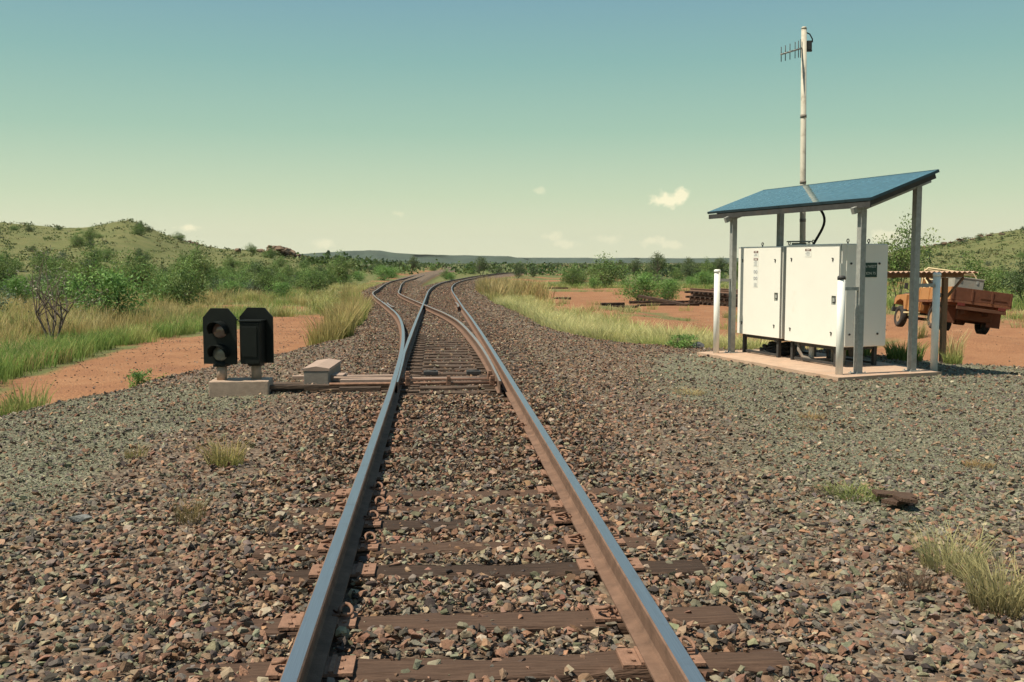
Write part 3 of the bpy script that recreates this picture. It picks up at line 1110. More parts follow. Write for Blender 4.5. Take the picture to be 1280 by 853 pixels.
# fascia under the low edge, dark angle along the gable
b = MB()
b.box((PW0 + .03, (U0 + U1) / 2, roof_z(PW0) - .075), (.02, U1 - U0 - .05, .085))
b.build('fascia', M['darksteel'], sh)
b = MB()
b.box((.52, U0 + .11, roof_z(.52) - .07), (slope_len - .04, .02, .10), (0, -sl, 0))
b.build('gable_angle', M['darksteel'], sh)
b = MB()
pts = []
for k in range(13):
    t = k / 12
    pts.append((.62 + .02 * math.sin(t * 6), 2.02 - .26 * math.sin(PI * (t ** .9)) + .05 * t, roof_z(.4) - .15 - t * .70))
b.tube(pts, .022, 8)
b.build('conduit_hose', M['cable'], sh)


def cabinet(y0, y1, z0, z1, label, second):
    w0, dep = .20, .93
    c = empty('equipment_cabinet', SH + Matrix.Rotation(SH_RZ, 3, 'Z') @ Vector((0, 0, 0)), SH_RZ, label, 'cabinet')
    z0, z1 = z0 + .2, z1 + .2
    ym, L, zm, H = (y0 + y1) / 2, y1 - y0, (z0 + z1) / 2, z1 - z0
    b = MB()
    b.box((w0 + .04 + (dep - .04) / 2, ym, zm), (dep - .04, L, H), bevel=.012)
    b.build('body', M['cream'], c)
    b = MB()
    b.box((w0 + .033, ym, zm), (.014, L - .03, H - .03))
    b.build('door_seal', M['creamedge'], c)
    b = MB()
    hz, hy = zm - .08, y0 + .13          # handle recess: the door is built round it
    hw, hh = .115, .15
    d0, d1 = y0 + .012, y1 - .012
    e0, e1 = z0 + .012, z1 - .012
    b.box((w0 + .012, (d0 + hy - hw / 2) / 2, zm), (.028, hy - hw / 2 - d0, e1 - e0))
    b.box((w0 + .012, (d1 + hy + hw / 2) / 2, zm), (.028, d1 - hy - hw / 2, e1 - e0))
    b.box((w0 + .012, hy, (e0 + hz - hh / 2) / 2), (.028, hw, hz - hh / 2 - e0))
    b.box((w0 + .012, hy, (e1 + hz + hh / 2) / 2), (.028, hw, e1 - hz - hh / 2))
    bmesh.ops.remove_doubles(b.bm, verts=b.bm.verts, dist=.0005)
    do = b.build('door', M['cream'], c)
    b = MB()
    b.box((w0 + .022, hy, hz), (.008, hw + .004, hh + .004))
    b.build('handle_recess', M['creamedge'], do)
    b = MB()
    b.tube([(w0 + .012, hy - .01, hz + .05), (w0 + .012, hy - .03, hz - .02)], .012, 6)
    b.tube([(w0 + .012, hy - .03, hz - .02), (w0 + .006, hy + .03, hz - .035)], .009, 6)
    b.build('handle', M['darksteel'], do)
    for yy in (y0 + .17, y1 - .17):
        for zz in (z0 + .21, z1 - .26):
            b = MB()
            b.box((w0 - .006, yy, zz), (.012, .022, .055), (.25, 0, 0), bevel=.003)
            b.box((w0 - .006, yy + .014, zz + .024), (.013, .03, .018), bevel=.003)
            b.build('latch', M['darksteel'], c)
    for (xx, yy) in ((w0 + .3, y0 + .2), (w0 + .3, y1 - .35), (w0 + .75, y0 + .25)):
        b = MB()
        b.tube([(xx, yy, z1 - .01), (xx, yy, z1 + .03)], .012, 6)
        ring = [(xx, yy + .028 * math.cos(2 * PI * j / 10), z1 + .052 + .028 * math.sin(2 * PI * j / 10)) for j in range(11)]
        b.tube(ring, .008, 6, cap=False)
        b.build('lifting_eye', M['darksteel'], c)
    # stand
    b = MB()
    for xx in (w0 + .10, w0 + dep - .08):
        for yy in (y0 + .16, y1 - .12):
            b.box((xx, yy, z0 / 2 - .002), (.06, .06, z0 - .006))
    for xx in (w0 + .10, w0 + dep - .08):
        b.box((xx, ym - .02, z0 - .03), (.05, L - .34, .05))
        b.box((xx, ym - .02, .04), (.05, L - .34, .04))
    for yy in (y0 + .16, y1 - .12):
        b.box((w0 + dep / 2, yy, z0 - .031), (dep - .24, .05, .05))
    b.build('stand', M['darksteel'], c)
    return c, w0, y0, y1, z0, z1


def notice(parent, x, yc, zc, w, h, rows, band=True):
    b = MB()
    b.box((x, yc, zc), (.004, w, h))
    n = b.build('notice', M['sticker'], parent)
    if band:
        b = MB()
        b.box((x - .003, yc, zc + h / 2 - .024), (.003, w - .012, .04))
        b.build('notice_band', M['stickerdark'], n)
        b = MB()
        b.box((x - .0055, yc, zc + h / 2 - .024), (.002, w * .55, .014))
        b.build('notice_text', M['sticker'], n)
    b = MB()
    z = zc + h / 2 - (.065 if band else .03)
    for k in range(rows):
        b.box((x - .003, yc + (.01 if k % 2 else 0), z - k * .022), (.003, w * (.72 if k % 2 else .5), .008))
    b.build('notice_text', M['ink'], n)
    return n


ca, w0, y0, y1, z0, z1 = cabinet(2.40, 3.80, .15, 1.79, 'cream steel equipment cabinet farther from the camera with a column of notices', 0)
nx_ = w0 - .0045
nyc = (y0 + y1) / 2 + .09
notice(ca, nx_, nyc, z1 - .13, .15, .115, 2)
notice(ca, nx_, nyc, z1 - .285, .15, .155, 4)
n3 = notice(ca, nx_, nyc, z1 - .56, .15, .36, 0, False)
b = MB()
for zz in (.10, -.02):
    for yy in (-.032, .032):
        ring = [(nx_ - .003, nyc + yy + .022 * math.cos(2 * PI * j / 12), z1 - .56 + zz + .026 * math.sin(2 * PI * j / 12)) for j in range(13)]
        b.tube(ring, .006, 5, cap=False)
b.build('notice_symbol', M['ink'], n3)
b = MB()
for k in range(4):
    b.box((nx_ - .003, nyc, z1 - .67 - .018 * k), (.003, .09, .006))
b.build('notice_text', M['ink'], n3)
b = MB()
b.tube([(w0 + .45, y0 + .12, z1 - .01), (w0 + .45, y0 + .12, z1 + .06)], .13, 16)
b.tube([(w0 + .45, y0 + .12, z1 + .075), (w0 + .45, y0 + .12, z1 + .095)], .22, 20)
b.build('vent_cowl', M['greysteel'], ca)

cb, w0, y0, y1, z0, z1 = cabinet(.77, 2.25, .13, 1.81, 'cream steel equipment cabinet nearest the camera with green station sign', 1)
notice(cb, w0 - .0045, (y0 + y1) / 2 + .10, z1 - .14, .17, .14, 3)
b = MB()
b.box((w0 + .035, y0 - .004, z1 - .42), (.05, .006, .2))
b.build('side_label', M['sticker'], cb)
# side panel with screws
b = MB()
b.box((w0 + .53, y0 - .004, (z0 + z1) / 2), (.80, .010, z1 - z0 - .03), bevel=.003)
spn = b.build('side_panel', M['cream'], cb)
for xx in (w0 + .21, w0 + .76):
    for zz in (z0 + .21, z1 - .32):
        b = MB()
        b.tube([(xx, y0 - .008, zz), (xx, y0 - .026, zz)], .018, 8)
        b.build('screw_knob', M['darksteel'], spn)
b = MB()
b.box((w0 + .53, y0 - .014, z1 - .425), (.37, .010, .235))
sign = b.build('station_sign', M['greensign'], cb)


def lettering(txt, size, parent, loc, rot):
    cu = bpy.data.curves.new('lettering', 'FONT')
    cu.body = txt
    cu.size = size
    cu.align_x = 'RIGHT'
    cu.extrude = .001
    tmp = bpy.data.objects.new('lettering', cu)
    COL.objects.link(tmp)
    dg = bpy.context.evaluated_depsgraph_get()
    me = bpy.data.meshes.new_from_object(tmp.evaluated_get(dg))
    bpy.data.objects.remove(tmp)
    bpy.data.curves.remove(cu)
    me.materials.append(M['letters'])
    return inst('lettering', me, parent, loc, rot)


# local x runs to the back and the side is read from -y
lettering('IN WEST', .062, sign, (w0 + .70, y0 - .0215, z1 - .39), (PI / 2, 0, 0))
lettering('TION 75', .062, sign, (w0 + .69, y0 - .0215, z1 - .50), (PI / 2, 0, 0))
# conduits rising under the nearer cabinet
for k, (xx, yy, rr, mm) in enumerate(((.55, 1.15, .085, 'tank'), (.62, 1.45, .03, 'tank'), (.48, 1.85, .045, 'white'), (.8, 1.0, .07, 'rusttray'))):
    b = MB()
    b.tube([(xx, yy, .0), (xx, yy, z0 + .01)], rr, 12)
    b.build('conduit', M[mm], cb)
b = MB()
b.tube([(.3, 1.95, .33), (.27, 1.92, .2), (.3, 1.85, .08), (.45, 1.6, .03), (.7, 1.5, .02)], .03, 8)
b.build('conduit', M['machine2'], cb)
# tangle of black cable on the slab under the far cabinet
b = MB()
rc = random.Random(9)
for k in range(7):
    r0 = rc.uniform(.16, .34)
    cx, cy = rc.uniform(-.06, .06), rc.uniform(-.1, .1)
    b.tube([(cx + r0 * .9 * math.cos(2 * PI * j / 22), cy + r0 * 1.25 * math.sin(2 * PI * j / 22), .03 + .024 * k + .02 * math.sin(j * 1.3 + k)) for j in range(23)], .028, 6, cap=False)
coil = b.build('cable_coil', M['cable'], None, SH + Matrix.Rotation(SH_RZ, 3, 'Z') @ Vector((.72, 3.1, 0.0)), (0, 0, SH_RZ))
tag(coil, 'coil of black cable lying on the slab under the farther cabinet', 'cable coil')

# guard pipes at the corners
RZ3 = Matrix.Rotation(SH_RZ, 3, 'Z')
for (x, y, h, bx, by, lb) in ((-.33, 3.66, 1.54, -.05, 3.66, 'white pipe bollard at the shelter corner beside the farther cabinet'),
                              (-.36, -.02, 1.48, -.05, 0.0, 'white pipe bollard standing in front of the nearer cabinet edge'),
                              (1.50, .05, 1.52, 1.07, .03, 'white pipe bollard by the rear shelter post near the truck')):
    bo = empty('pipe_bollard', SH + RZ3 @ Vector((x, y, 0)), SH_RZ, lb, 'bollard', 'white pipe bollards round the shelter')
    b = MB()
    b.tube([(0, 0, -.12), (0, 0, h)], .056, 16)
    b.build('pipe', M['white'], bo)
    b = MB()
    b.tube([(0, 0, h - .03), (0, 0, h + .012), (0, 0, h + .03)], [.063, .063, .045], 16)
    b.build('cap', M['white' if y > 1 or x > 1 else 'darksteel'], bo)
    b = MB()
    s = 1 if bx > x else -1
    b.box(((x + bx) / 2 - x + s * .028, (by - y) / 2, h - .17), (abs(bx - x) - .056, .05, .05))
    b.build('brace', M['greysteel'], bo)

# ------------------------------------------------------------------ radio mast
mast = empty('antenna_mast', (7.0, 18.6, -.6), 0, 'tall weathered white pole with yagi antenna behind the shelter', 'antenna mast')
mast.rotation_euler = (0, R(-1.0), 0)
b = MB()
b.tube([(0, 0, -.2), (0, 0, 3.2), (0, 0, 6.46)], [.060, .055, .050], 14)
b.tube([(0, 0, 6.46), (0, 0, 6.50)], [.054, .040], 14)
b.build('pole', M['mast'], mast)
an = MB()
ang = R(200)
dx, dy = math.cos(ang), math.sin(ang)
b0, b1 = Vector((.1, .03, 6.14)), Vector((-.5, -.35, 6.00))
b0, b1 = Vector((.12, .05, 6.16)), Vector((-.52, -.22, 5.95))
an.tube([b0, b1], .016, 8)
an_o = an.build('antenna', M['greysteel'], mast)
for k, t in enumerate((.30, .38, .50, .68, .84, .985)):
    p = b0.lerp(b1, t)
    h = (.17, .155, .15, .145, .14, .135)[k]
    b = MB()
    b.tube([p - Vector((0, 0, h)), p + Vector((0, 0, h))], .0075, 6)
    b.build('element', M['darksteel'], an_o)
b = MB()
b.box((.10, .02, 6.16), (.09, .11, .17), bevel=.01)
b.box((.07, .0, 6.06), (.16, .05, .03))
b.build('bracket', M['darksteel'], mast)
b = MB()
b.tube([(.05, .02, 6.40), (.12, .02, 6.37), (.17, .02, 6.28), (.17, .02, 6.22)], .012, 6)
b.tube([(.05, .02, 6.38), (.02, .055, 6.2), (.05, .062, 4.0), (.062, .05, 1.0)], .011, 6)
b.build('cable', M['cable'], mast)
for zz in (4.85, 3.62, 2.9):
    b = MB()
    b.tube([(0, 0, zz - .03), (0, 0, zz + .03)], .060, 14)
    b.build('band', M['machine2'], mast)

# ------------------------------------------------------------------ corrugated awning beyond the slab
aw = empty('corrugated_awning', (9.35, 17.75, -.38), R(2), 'small rusty corrugated iron awning on a wooden post in front of the truck', 'awning')
b = MB()
nseg = 92
v0 = []
for i in range(nseg + 1):
    x = -1.75 + 2.25 * i / nseg
    z = 1.71 + .016 * math.sin(i * 2 * PI / 4.0)
    v0.append([b.bm.verts.new((x, yv, z + dz)) for yv, dz in ((-.25, 0), (.75, -.03), (.75, -.038), (-.25, -.008))])
for a, c in zip(v0, v0[1:]):
    for k in range(4):
        f = b.bm.faces.new((a[k], a[(k + 1) % 4], c[(k + 1) % 4], c[k]))
b.bm.faces.new(v0[0])
b.bm.faces.new(v0[-1][::-1])
b.build('roof_sheet', M['iron'], aw)
for (x, y) in ((0, 0), (-1.6, .35)):
    b = MB()
    zt_ = 1.60
    b.box((x, y, zt_ / 2 - .1), (.085, .085, zt_ + .2))
    b.build('post', M['roofwood'], aw)
for x0, x1 in ((0.05, .36), (-.05, -.36)):
    b = MB()
    b.tube([(x0, 0.0, 1.25), (x1, 0.0, 1.60)], .026, 6)
    b.build('brace', M['roofwood'], aw)
for y in (0, .6):
    b = MB()
    b.box((-.68, y, 1.645 - y * .03), (2.05, .07, .07))
    b.build('beam', M['roofwood'], aw)

# ------------------------------------------------------------------ tray truck (local +Y is its front, origin under the tailgate's middle)
tk = empty('tray_truck', (16.25, 28.85, -.665), R(-5), 'dusty orange tray-back utility truck with rust-red tray parked on red dirt', 'truck')
tk.rotation_euler = (R(-2.6), R(7.5), R(-5))
HW = .92


def wheel(x, y):
    s = 1 if x > 0 else -1
    t = MB()
    prof = [(.20, -.10), (.33, -.105), (.365, -.08), (.372, 0), (.365, .08), (.33, .105), (.20, .10)]
    n = 22
    rings = [[t.bm.verts.new((w_, r_ * math.cos(2 * PI * j / n), r_ * math.sin(2 * PI * j / n))) for j in range(n)] for r_, w_ in prof]
    for a, c in zip(rings, rings[1:] + rings[:1]):
        for j in range(n):
            t.bm.faces.new((a[j], a[(j + 1) % n], c[(j + 1) % n], c[j]))
    w = empty('wheel', (x, y, .372))
    w.parent = tk
    t.build('tyre', M['tyre'], w, smooth=True)
    t = MB()
    t.tube([(s * .02, 0, 0), (s * .05, 0, 0), (s * .085, 0, 0)], [.205, .19, .205], 20)
    t.tube([(s * .05, 0, 0), (s * .11, 0, 0)], [.07, .06], 12)
    t.build('rim', M['rim'], w)


for x in (-.76, .76):
    wheel(x, 1.35)
    wheel(x, 4.15)
b = MB()
for x in (-.36, .36):
    b.box((x, 2.45, .62), (.09, 4.6, .16))
b.build('chassis', M['underbody'], tk)
b = MB()
b.tube([(-.72, 1.35, .372), (.72, 1.35, .372)], .05, 8)
b.tube([(-.15, 1.35, .38), (.15, 1.35, .38)], .15, 10)
b.build('axle', M['underbody'], tk)
b = MB()
b.tube([(-.72, 4.15, .372), (.72, 4.15, .372)], .05, 8)
b.build('axle', M['underbody'], tk)
b = MB()
b.box((.1, .75, .52), (1.1, .5, .30), bevel=.05)
b.build('fuel_tank', M['underbody'], tk)
b = MB()
b.box((0, 1.25, .88), (2 * HW, 2.5, .07))
for yy in (.3, .9, 1.6, 2.2):
    b.box((0, yy, .80), (2 * HW - .1, .06, .085))
b.build('tray_floor', M['rusttray'], tk)
b = MB()
b.box((0, .02, 1.115), (2 * HW, .045, .39), bevel=.008)
for x in (-.88, -.3, .3, .88):
    b.box((x, -.012, 1.115), (.05, .025, .36))
b.box((.35, -.008, 1.06), (.8, .018, .02))
b.build('tailgate', M['trayshade'], tk)
for s in (-1, 1):
    b = MB()
    b.box((s * (HW - .022), 1.27, 1.115), (.045, 2.44, .39), bevel=.008)
    for yy in (.08, .85, 1.65, 2.44):
        b.box((s * (HW + .008), yy, 1.10), (.02, .05, .38))
    b.build('drop_side', M['orange'], tk)
b = MB()
b.box((0, -.05, .70), (1.5, .06, .10), bevel=.01)
b.box((0, .06, .73), (.9, .2, .05))
b.build('rear_bumper', M['underbody'], tk)
for s in (-1, 1):
    b = MB()
    b.box((s * .70, .55, .50), (.42, .02, .52), bevel=.006)
    b.build('mud_flap', M['trayshade'], tk)
    b = MB()
    b.box((s * .62, -.07, .80), (.22, .03, .09), bevel=.006)
    b.build('tail_light', M['red'], tk)
    b = MB()
    # rear guard over the wheel
    b.tube([(s * .80, 1.35 + .46 * math.cos(R(a)), .42 + .44 * math.sin(R(a))) for a in range(10, 171, 20)], .03, 6)
    b.build('wheel_guard', M['underbody'], tk)
# headboard, hoop and load
b = MB()
for z in (1.32, 1.62, 1.92):
    b.tube([(-HW + .06, 2.48, z), (HW - .06, 2.48, z)], .024, 8)
b.tube([(-HW + .06, 2.48, .9), (-HW + .06, 2.48, 1.85), (-HW + .18, 2.48, 1.98), (HW - .18, 2.48, 1.98), (HW - .06, 2.48, 1.85), (HW - .06, 2.48, .9)], .03, 8)
b.tube([(-HW + .06, 2.48, 1.8), (-HW + .06, 2.2, 1.55), (-HW + .06, 1.8, 1.30)], .025, 8)
b.build('headboard', M['tan'], tk)
# cab body
b = MB()
side = [(2.58, .55), (3.62, .55), (3.62, 1.22), (3.50, 1.28), (3.28, 1.78), (3.18, 1.84), (2.66, 1.84), (2.58, 1.76)]
b.prism(side, 'x', -.80, .80)
bmesh.ops.bevel(b.bm, geom=[e for e in b.bm.edges], offset=.035, segments=2, affect='EDGES')
cabo = b.build('cab', M['orange'], tk)
for s in (-1, 1):
    b = MB()
    b.prism([(2.74, 1.27), (3.38, 1.27), (3.20, 1.74), (2.74, 1.74)], 'x', s * .795, s * .812)
    b.build('side_window', M['glass'], cabo)
    b = MB()
    b.box((s * .806, 3.05, .90), (.016, .86, .62), bevel=.006)
    do = b.build('door', M['orange'], cabo)
    b = MB()
    b.box((s * .82, 2.75, 1.08), (.025, .14, .03), bevel=.006)
    b.build('handle', M['darksteel'], do)
    b = MB()
    b.tube([(s * .82, 3.42, 1.22), (s * .98, 3.44, 1.30)], .012, 6)
    b.box((s * 1.0, 3.44, 1.38), (.12, .05, .2), bevel=.015)
    b.build('mirror', M['darksteel'], cabo)
b = MB()
b.box((0, 2.578, 1.50), (1.15, .014, .38), bevel=.004)
b.build('rear_window', M['glass'], cabo)
b = MB()
b.quad((-.70, 3.530, 1.29), (.70, 3.530, 1.29), (.62, 3.318, 1.74), (-.62, 3.318, 1.74))
b.quad((-.70, 3.533, 1.30), (-.62, 3.321, 1.75), (.62, 3.321, 1.75), (.70, 3.533, 1.30))
b.build('windscreen', M['glass'], cabo)
# bonnet, guards, grille, bar
b = MB()
b.box((0, 4.12, .96), (1.22, 1.02, .46), bevel=.07)
b.build('bonnet', M['orange'], tk)
for s in (-1, 1):
    b = MB()
    b.prism([(3.62, .62), (3.62, 1.10), (3.78, 1.13), (4.5, 1.10), (4.66, .98), (4.66, .80), (4.56, .78), (4.44, .90), (4.15, .97), (3.86, .90), (3.74, .62)], 'x', s * .58, s * .86)
    b.build('front_guard', M['orange'], tk)
    b = MB()
    b.tube([(s * .5, 4.62, .97), (s * .5, 4.67, .97)], .09, 14)
    b.build('headlight', M['tank'], tk)
    b = MB()
    b.box((s * .83, 3.1, .50), (.14, 1.05, .05), bevel=.01)
    b.build('side_step', M['tan'], tk)
b = MB()
b.box((0, 4.645, .93), (.72, .02, .26))
for k in range(5):
    b.box((0, 4.66, .83 + .05 * k), (.70, .015, .018))
b.build('grille', M['darksteel'], tk)
b = MB()
b.box((0, 4.82, .62), (1.7, .12, .16), bevel=.02)
for x in (-.42, .42):
    b.tube([(x, 4.84, .6), (x, 4.84, 1.22)], .035, 8)
b.tube([(-.80, 4.80, .66), (-.78, 4.84, 1.02), (-.42, 4.84, 1.22), (.42, 4.84, 1.22), (.78, 4.84, 1.02), (.80, 4.80, .66)], .032, 8)
b.build('bull_bar', M['darksteel'], tk)
# spare wheel leaning behind the cab and the box on the tray
sp = empty('spare_wheel', tk.matrix_basis @ Vector((-.42, 2.26, 1.30)), 0, 'spare wheel leaning behind the cab on the truck tray', 'wheel')
sp.rotation_euler = (tk.matrix_basis.to_3x3() @ Euler((R(12), 0, R(70))).to_matrix()).to_euler()
t = MB()
prof = [(.19, -.10), (.33, -.105), (.372, 0), (.33, .105), (.19, .10)]
n = 22
rings = [[t.bm.verts.new((w_, r_ * math.cos(2 * PI * j / n), r_ * math.sin(2 * PI * j / n))) for j in range(n)] for r_, w_ in prof]
for a, c in zip(rings, rings[1:] + rings[:1]):
    for j in range(n):
        t.bm.faces.new((a[j], a[(j + 1) % n], c[(j + 1) % n], c[j]))
t.build('tyre', M['tyre'], sp, smooth=True)
t = MB()
t.tube([(-.05, 0, 0), (0, 0, 0), (.05, 0, 0)], [.20, .18, .20], 18)
t.build('rim', M['tan'], sp)
tb = empty('tool_box', tk.matrix_basis @ Vector((-.27, .95, .917)), 0, 'pale grey metal box standing on the truck tray', 'box')
tb.rotation_euler = tk.matrix_basis.to_euler()
b = MB()
b.box((0, 0, .36), (.90, 1.1, .70), bevel=.015)
b.build('body', M['tank'], tb)
b = MB()
b.box((0, 0, .725), (.93, 1.13, .04), bevel=.01)
b.build('lid', M['tank'], tb)
b = MB()
for x in (-.25, .25):
    b.box((x, -.555, .62), (.06, .02, .10), bevel=.004)
b.build('catch', M['greysteel'], tb)

# ------------------------------------------------------------------ stacked track panels and loose sleepers on the red flat
PRAIL = rail_mesh('rail', np.stack([np.zeros(10), np.linspace(-4.6, 4.6, 10), np.zeros(10)], 1), M['rust'])
SL3 = sleeper_mesh(2.5, .22, .13, 77, M['timber2'])
gz = lambda x, y: float(ground_z(x, y))


def panel(x, y, rz, layer, label, n=15):
    z = gz(x, y) + .05 + .13 + .302 * layer
    p = empty('track_panel', (x, y, z), rz, label, 'track panel', 'stacked track panels beyond the shelter')
    for s in (-1, 1):
        inst('rail', PRAIL, p, (s * .75, 0, .172))
    for k in range(n):
        inst('sleeper', SL3, p, (random.uniform(-.04, .04), -4.3 + 8.6 * k / (n - 1), 0), (0, 0, random.uniform(-.02, .02)))
    return p


sx, sy = 17.6, 57.5
panel(sx, sy, R(12), 0, 'rusty track panel at the bottom of the dark stack beyond the shelter')
panel(sx + .15, sy + .2, R(12.5), 1, 'rusty track panel in the middle of the dark stack beyond the shelter')
panel(sx - .05, sy - .2, R(11.5), 2, 'rusty track panel on top of the dark stack beyond the shelter')
for k, (px_, py_, rz, dz, ln, tl, lb) in enumerate(((13.3, 56.5, R(18), .0, 1.6, 0, 'dark timber lying in front of the track panel stack'), (13.2, 57.4, R(-52), .22, 1.5, R(7), 'dark timber propped slantwise beside the track panel stack'),
                                    (13.5, 60.5, R(5), .12, 1.4, 0, 'dark timber behind the slanting one left of the panel stack'), (9.9, 54.6, R(6), .0, 1.0, 0, 'short dark sleeper end lying on the red flat'),
                                    (9.75, 54.9, R(12), .14, .55, 0, 'small timber offcut on the short sleeper'), (12.3, 104, R(10), .0, 1.2, 0, 'distant dark sleeper lying on red dirt'),
                                    (8.3, 66.0, R(-8), 0, .5, 0, 'small dark timber block on the red flat'))):
    o = inst('timber_sleeper', SL3, None, (px_, py_, gz(px_, py_) + .12 + dz), (0, tl, rz), (ln, 1.3, 1.3))
    tag(o, lb, 'sleeper', 'loose sleepers on the red flat')

# ------------------------------------------------------------------ ballast stones
def stone_templates(k, npts, seed):
    r = np.random.default_rng(seed)
    T = []
    for i in range(k):
        bm = bmesh.new()
        p = r.normal(size=(npts, 3))
        p /= np.linalg.norm(p, axis=1)[:, None]
        p *= np.array([.5, .5 * r.uniform(.55, .95), .5 * r.uniform(.30, .62)])
        for q in p:
            bm.verts.new(q)
        bmesh.ops.convex_hull(bm, input=bm.verts)
        lone = [v for v in bm.verts if not v.link_faces]
        bmesh.ops.delete(bm, geom=lone, context='VERTS')
        bmesh.ops.triangulate(bm, faces=bm.faces)
        bm.verts.index_update()
        V = np.array([v.co[:] for v in bm.verts])
        F = np.array([[v.index for v in f.verts] for f in bm.faces])
        bm.free()
        T.append((V, F))
    return T


PAL = np.array([(.200, .112, .074), (.275, .180, .118), (.190, .154, .120), (.178, .166, .110), (.070, .054, .047), (.34, .275, .20), (.25, .142, .086), (.148, .126, .106), (.30, .245, .165)])


def stones_mesh(name, x, y, z, size, kind, T, seed, flat=.6):
    """kind: 0 reddish track ballast .. 1 grey-green chips"""
    r = np.random.default_rng(seed)
    n = len(x)
    w_red = np.array([.30, .20, .09, .04, .15, .03, .07, .08, .04])
    w_grn = np.array([.05, .04, .20, .38, .12, .03, .01, .14, .03])
    cr_ = np.cumsum(w_red / w_red.sum())
    cg_ = np.cumsum(w_grn / w_grn.sum())
    uu = r.random(n)
    pick = np.where(r.random(n) < kind, np.searchsorted(cg_, uu), np.searchsorted(cr_, uu))
    col = PAL[np.clip(pick, 0, len(PAL) - 1)] * r.uniform(.58, 1.22, (n, 1)) * r.uniform(.93, 1.07, (n, 3))
    ax, ay, azz = r.normal(0, .45, n), r.normal(0, .45, n), r.uniform(0, 2 * PI, n)
    cx, sx_ = np.cos(ax), np.sin(ax)
    cy, sy_ = np.cos(ay), np.sin(ay)
    cz, sz = np.cos(azz), np.sin(azz)
    Rm = np.empty((n, 3, 3))
    Rm[:, 0, 0] = cz * cy
    Rm[:, 0, 1] = cz * sy_ * sx_ - sz * cx
    Rm[:, 0, 2] = cz * sy_ * cx + sz * sx_
    Rm[:, 1, 0] = sz * cy
    Rm[:, 1, 1] = sz * sy_ * sx_ + cz * cx
    Rm[:, 1, 2] = sz * sy_ * cx - cz * sx_
    Rm[:, 2, 0] = -sy_
    Rm[:, 2, 1] = cy * sx_
    Rm[:, 2, 2] = cy * cx
    which = r.integers(0, len(T), n)
    Vs, Fs, Cs, off = [], [], [], 0
    P = np.stack([x, y, z], 1)
    for k, (TV, TF) in enumerate(T):
        m = np.where(which == k)[0]
        if not len(m):
            continue
        v = np.einsum('nij,vj->nvi', Rm[m] * size[m][:, None, None], TV) + P[m][:, None, :]
        nv = len(TV)
        Vs.append(v.reshape(-1, 3))
        Fs.append((TF[None] + (np.arange(len(m)) * nv)[:, None, None] + off).reshape(-1, 3))
        Cs.append(np.repeat(col[m], nv, 0))
        off += nv * len(m)
    return np_mesh(name, np.concatenate(Vs), np.concatenate(Fs), M['stone'], tint=np.concatenate(Cs))


T14 = stone_templates(26, 11, 1)
T8 = stone_templates(20, 7, 2)
SLA = np.array(SLEEPERS)


def rails_clear(x, y, pad):
    keep = np.ones(len(x), bool)
    for fx in (lambda Y: main_x(Y) + GA, lambda Y: main_x(Y) - GA, lambda Y: siding_x(Y) + GA, lambda Y: siding_x(Y) - GA):
        keep &= np.abs(x - fx(y)) > pad
    return keep


def scatter(y0, y1, dens, smin, smax, seed, xl=None, xr=None):
    r = np.random.default_rng(seed)
    X0 = float(np.min(edge_l(np.linspace(y0, y1, 20)))) - .8 if xl is None else xl
    X1 = float(np.max(edge_r(np.linspace(y0, y1, 20)))) + .8 if xr is None else xr
    n = int((X1 - X0) * (y1 - y0) * dens)
    x, y = r.uniform(X0, X1, n), r.uniform(y0, y1, n)
    # only what the lens or a step to the side could see
    px_lim = (np.abs((x - y * .075)) < (y * .53 + 1.6))
    x, y = x[px_lim], y[px_lim]
    f = formation(x, y)
    k = r.random(len(x)) < f ** 1.5
    x, y = x[k], y[k]
    s = smin + (smax - smin) * r.random(len(x)) ** 1.9
    return x, y, s, r


def lay(x, y, s, r, buried=.25):
    """rest stones on the ground, between and on the sleepers, off the rails"""
    z = ground_z(x, y)
    near_track = np.minimum(np.abs(x - main_x(y)), np.abs(x - siding_x(y)))
    tz = track_z(y)
    crib = sstep(1.75, 1.35, near_track)
    lvl = tz - .205 + .03 * sstep(7.3, 8.2, y) * (1 - sstep(12.3, 12.9, y)) + (fbm(x / .5, y / .5, 77, 2) - .5) * .04
    expo = sstep(12.7, 13.1, y) * (1 - sstep(20, 25, y))
    lvl = lvl - .03 * expo * (np.abs(x - main_x(y)) < .8)
    z = np.where(crib > 0, z * (1 - crib) + np.maximum(lvl, z) * crib, z)
    z = z + s * r.uniform(-buried, .30, len(x))
    keep = rails_clear(x, y, .078 + s * .28)
    for (sx_, sy_, hl, hw, zt_, cov) in SLEEPERS:
        m = np.where((np.abs(y - sy_) < hw + .012) & (np.abs(x - sx_) < hl + .02))[0]
        if len(m):
            patchy = fbm(x[m] / .35, y[m] / .35, 91, 2)
            dx = x[m] - MAIN_X
            cv = np.where((sy_ > 12.7) & (sy_ < 44) & (np.abs(dx) > .8), .85, cov)
            cv = np.where((sy_ < 8) & (dx < -1.0), np.maximum(cov, .55), cv)
            cv = np.where((sy_ > 13.2) & (sy_ < 14.5) & (dx < -.8), 0, cv)
            on = r.random(len(m)) < np.clip(cv + (patchy - .5) * .9 * (cv > .15), 0, 1)
            keep[m] &= on
            z[m] = np.where(cov > .9, z[m], zt_ - .012 + s[m] * r.uniform(.06, .2, len(m)))
            keep[m] &= np.minimum(np.abs(x[m] - sx_ - GA), np.abs(x[m] - sx_ + GA)) > (.20 if cov < .5 else .12)
    return x[keep], y[keep], z[keep], s[keep]


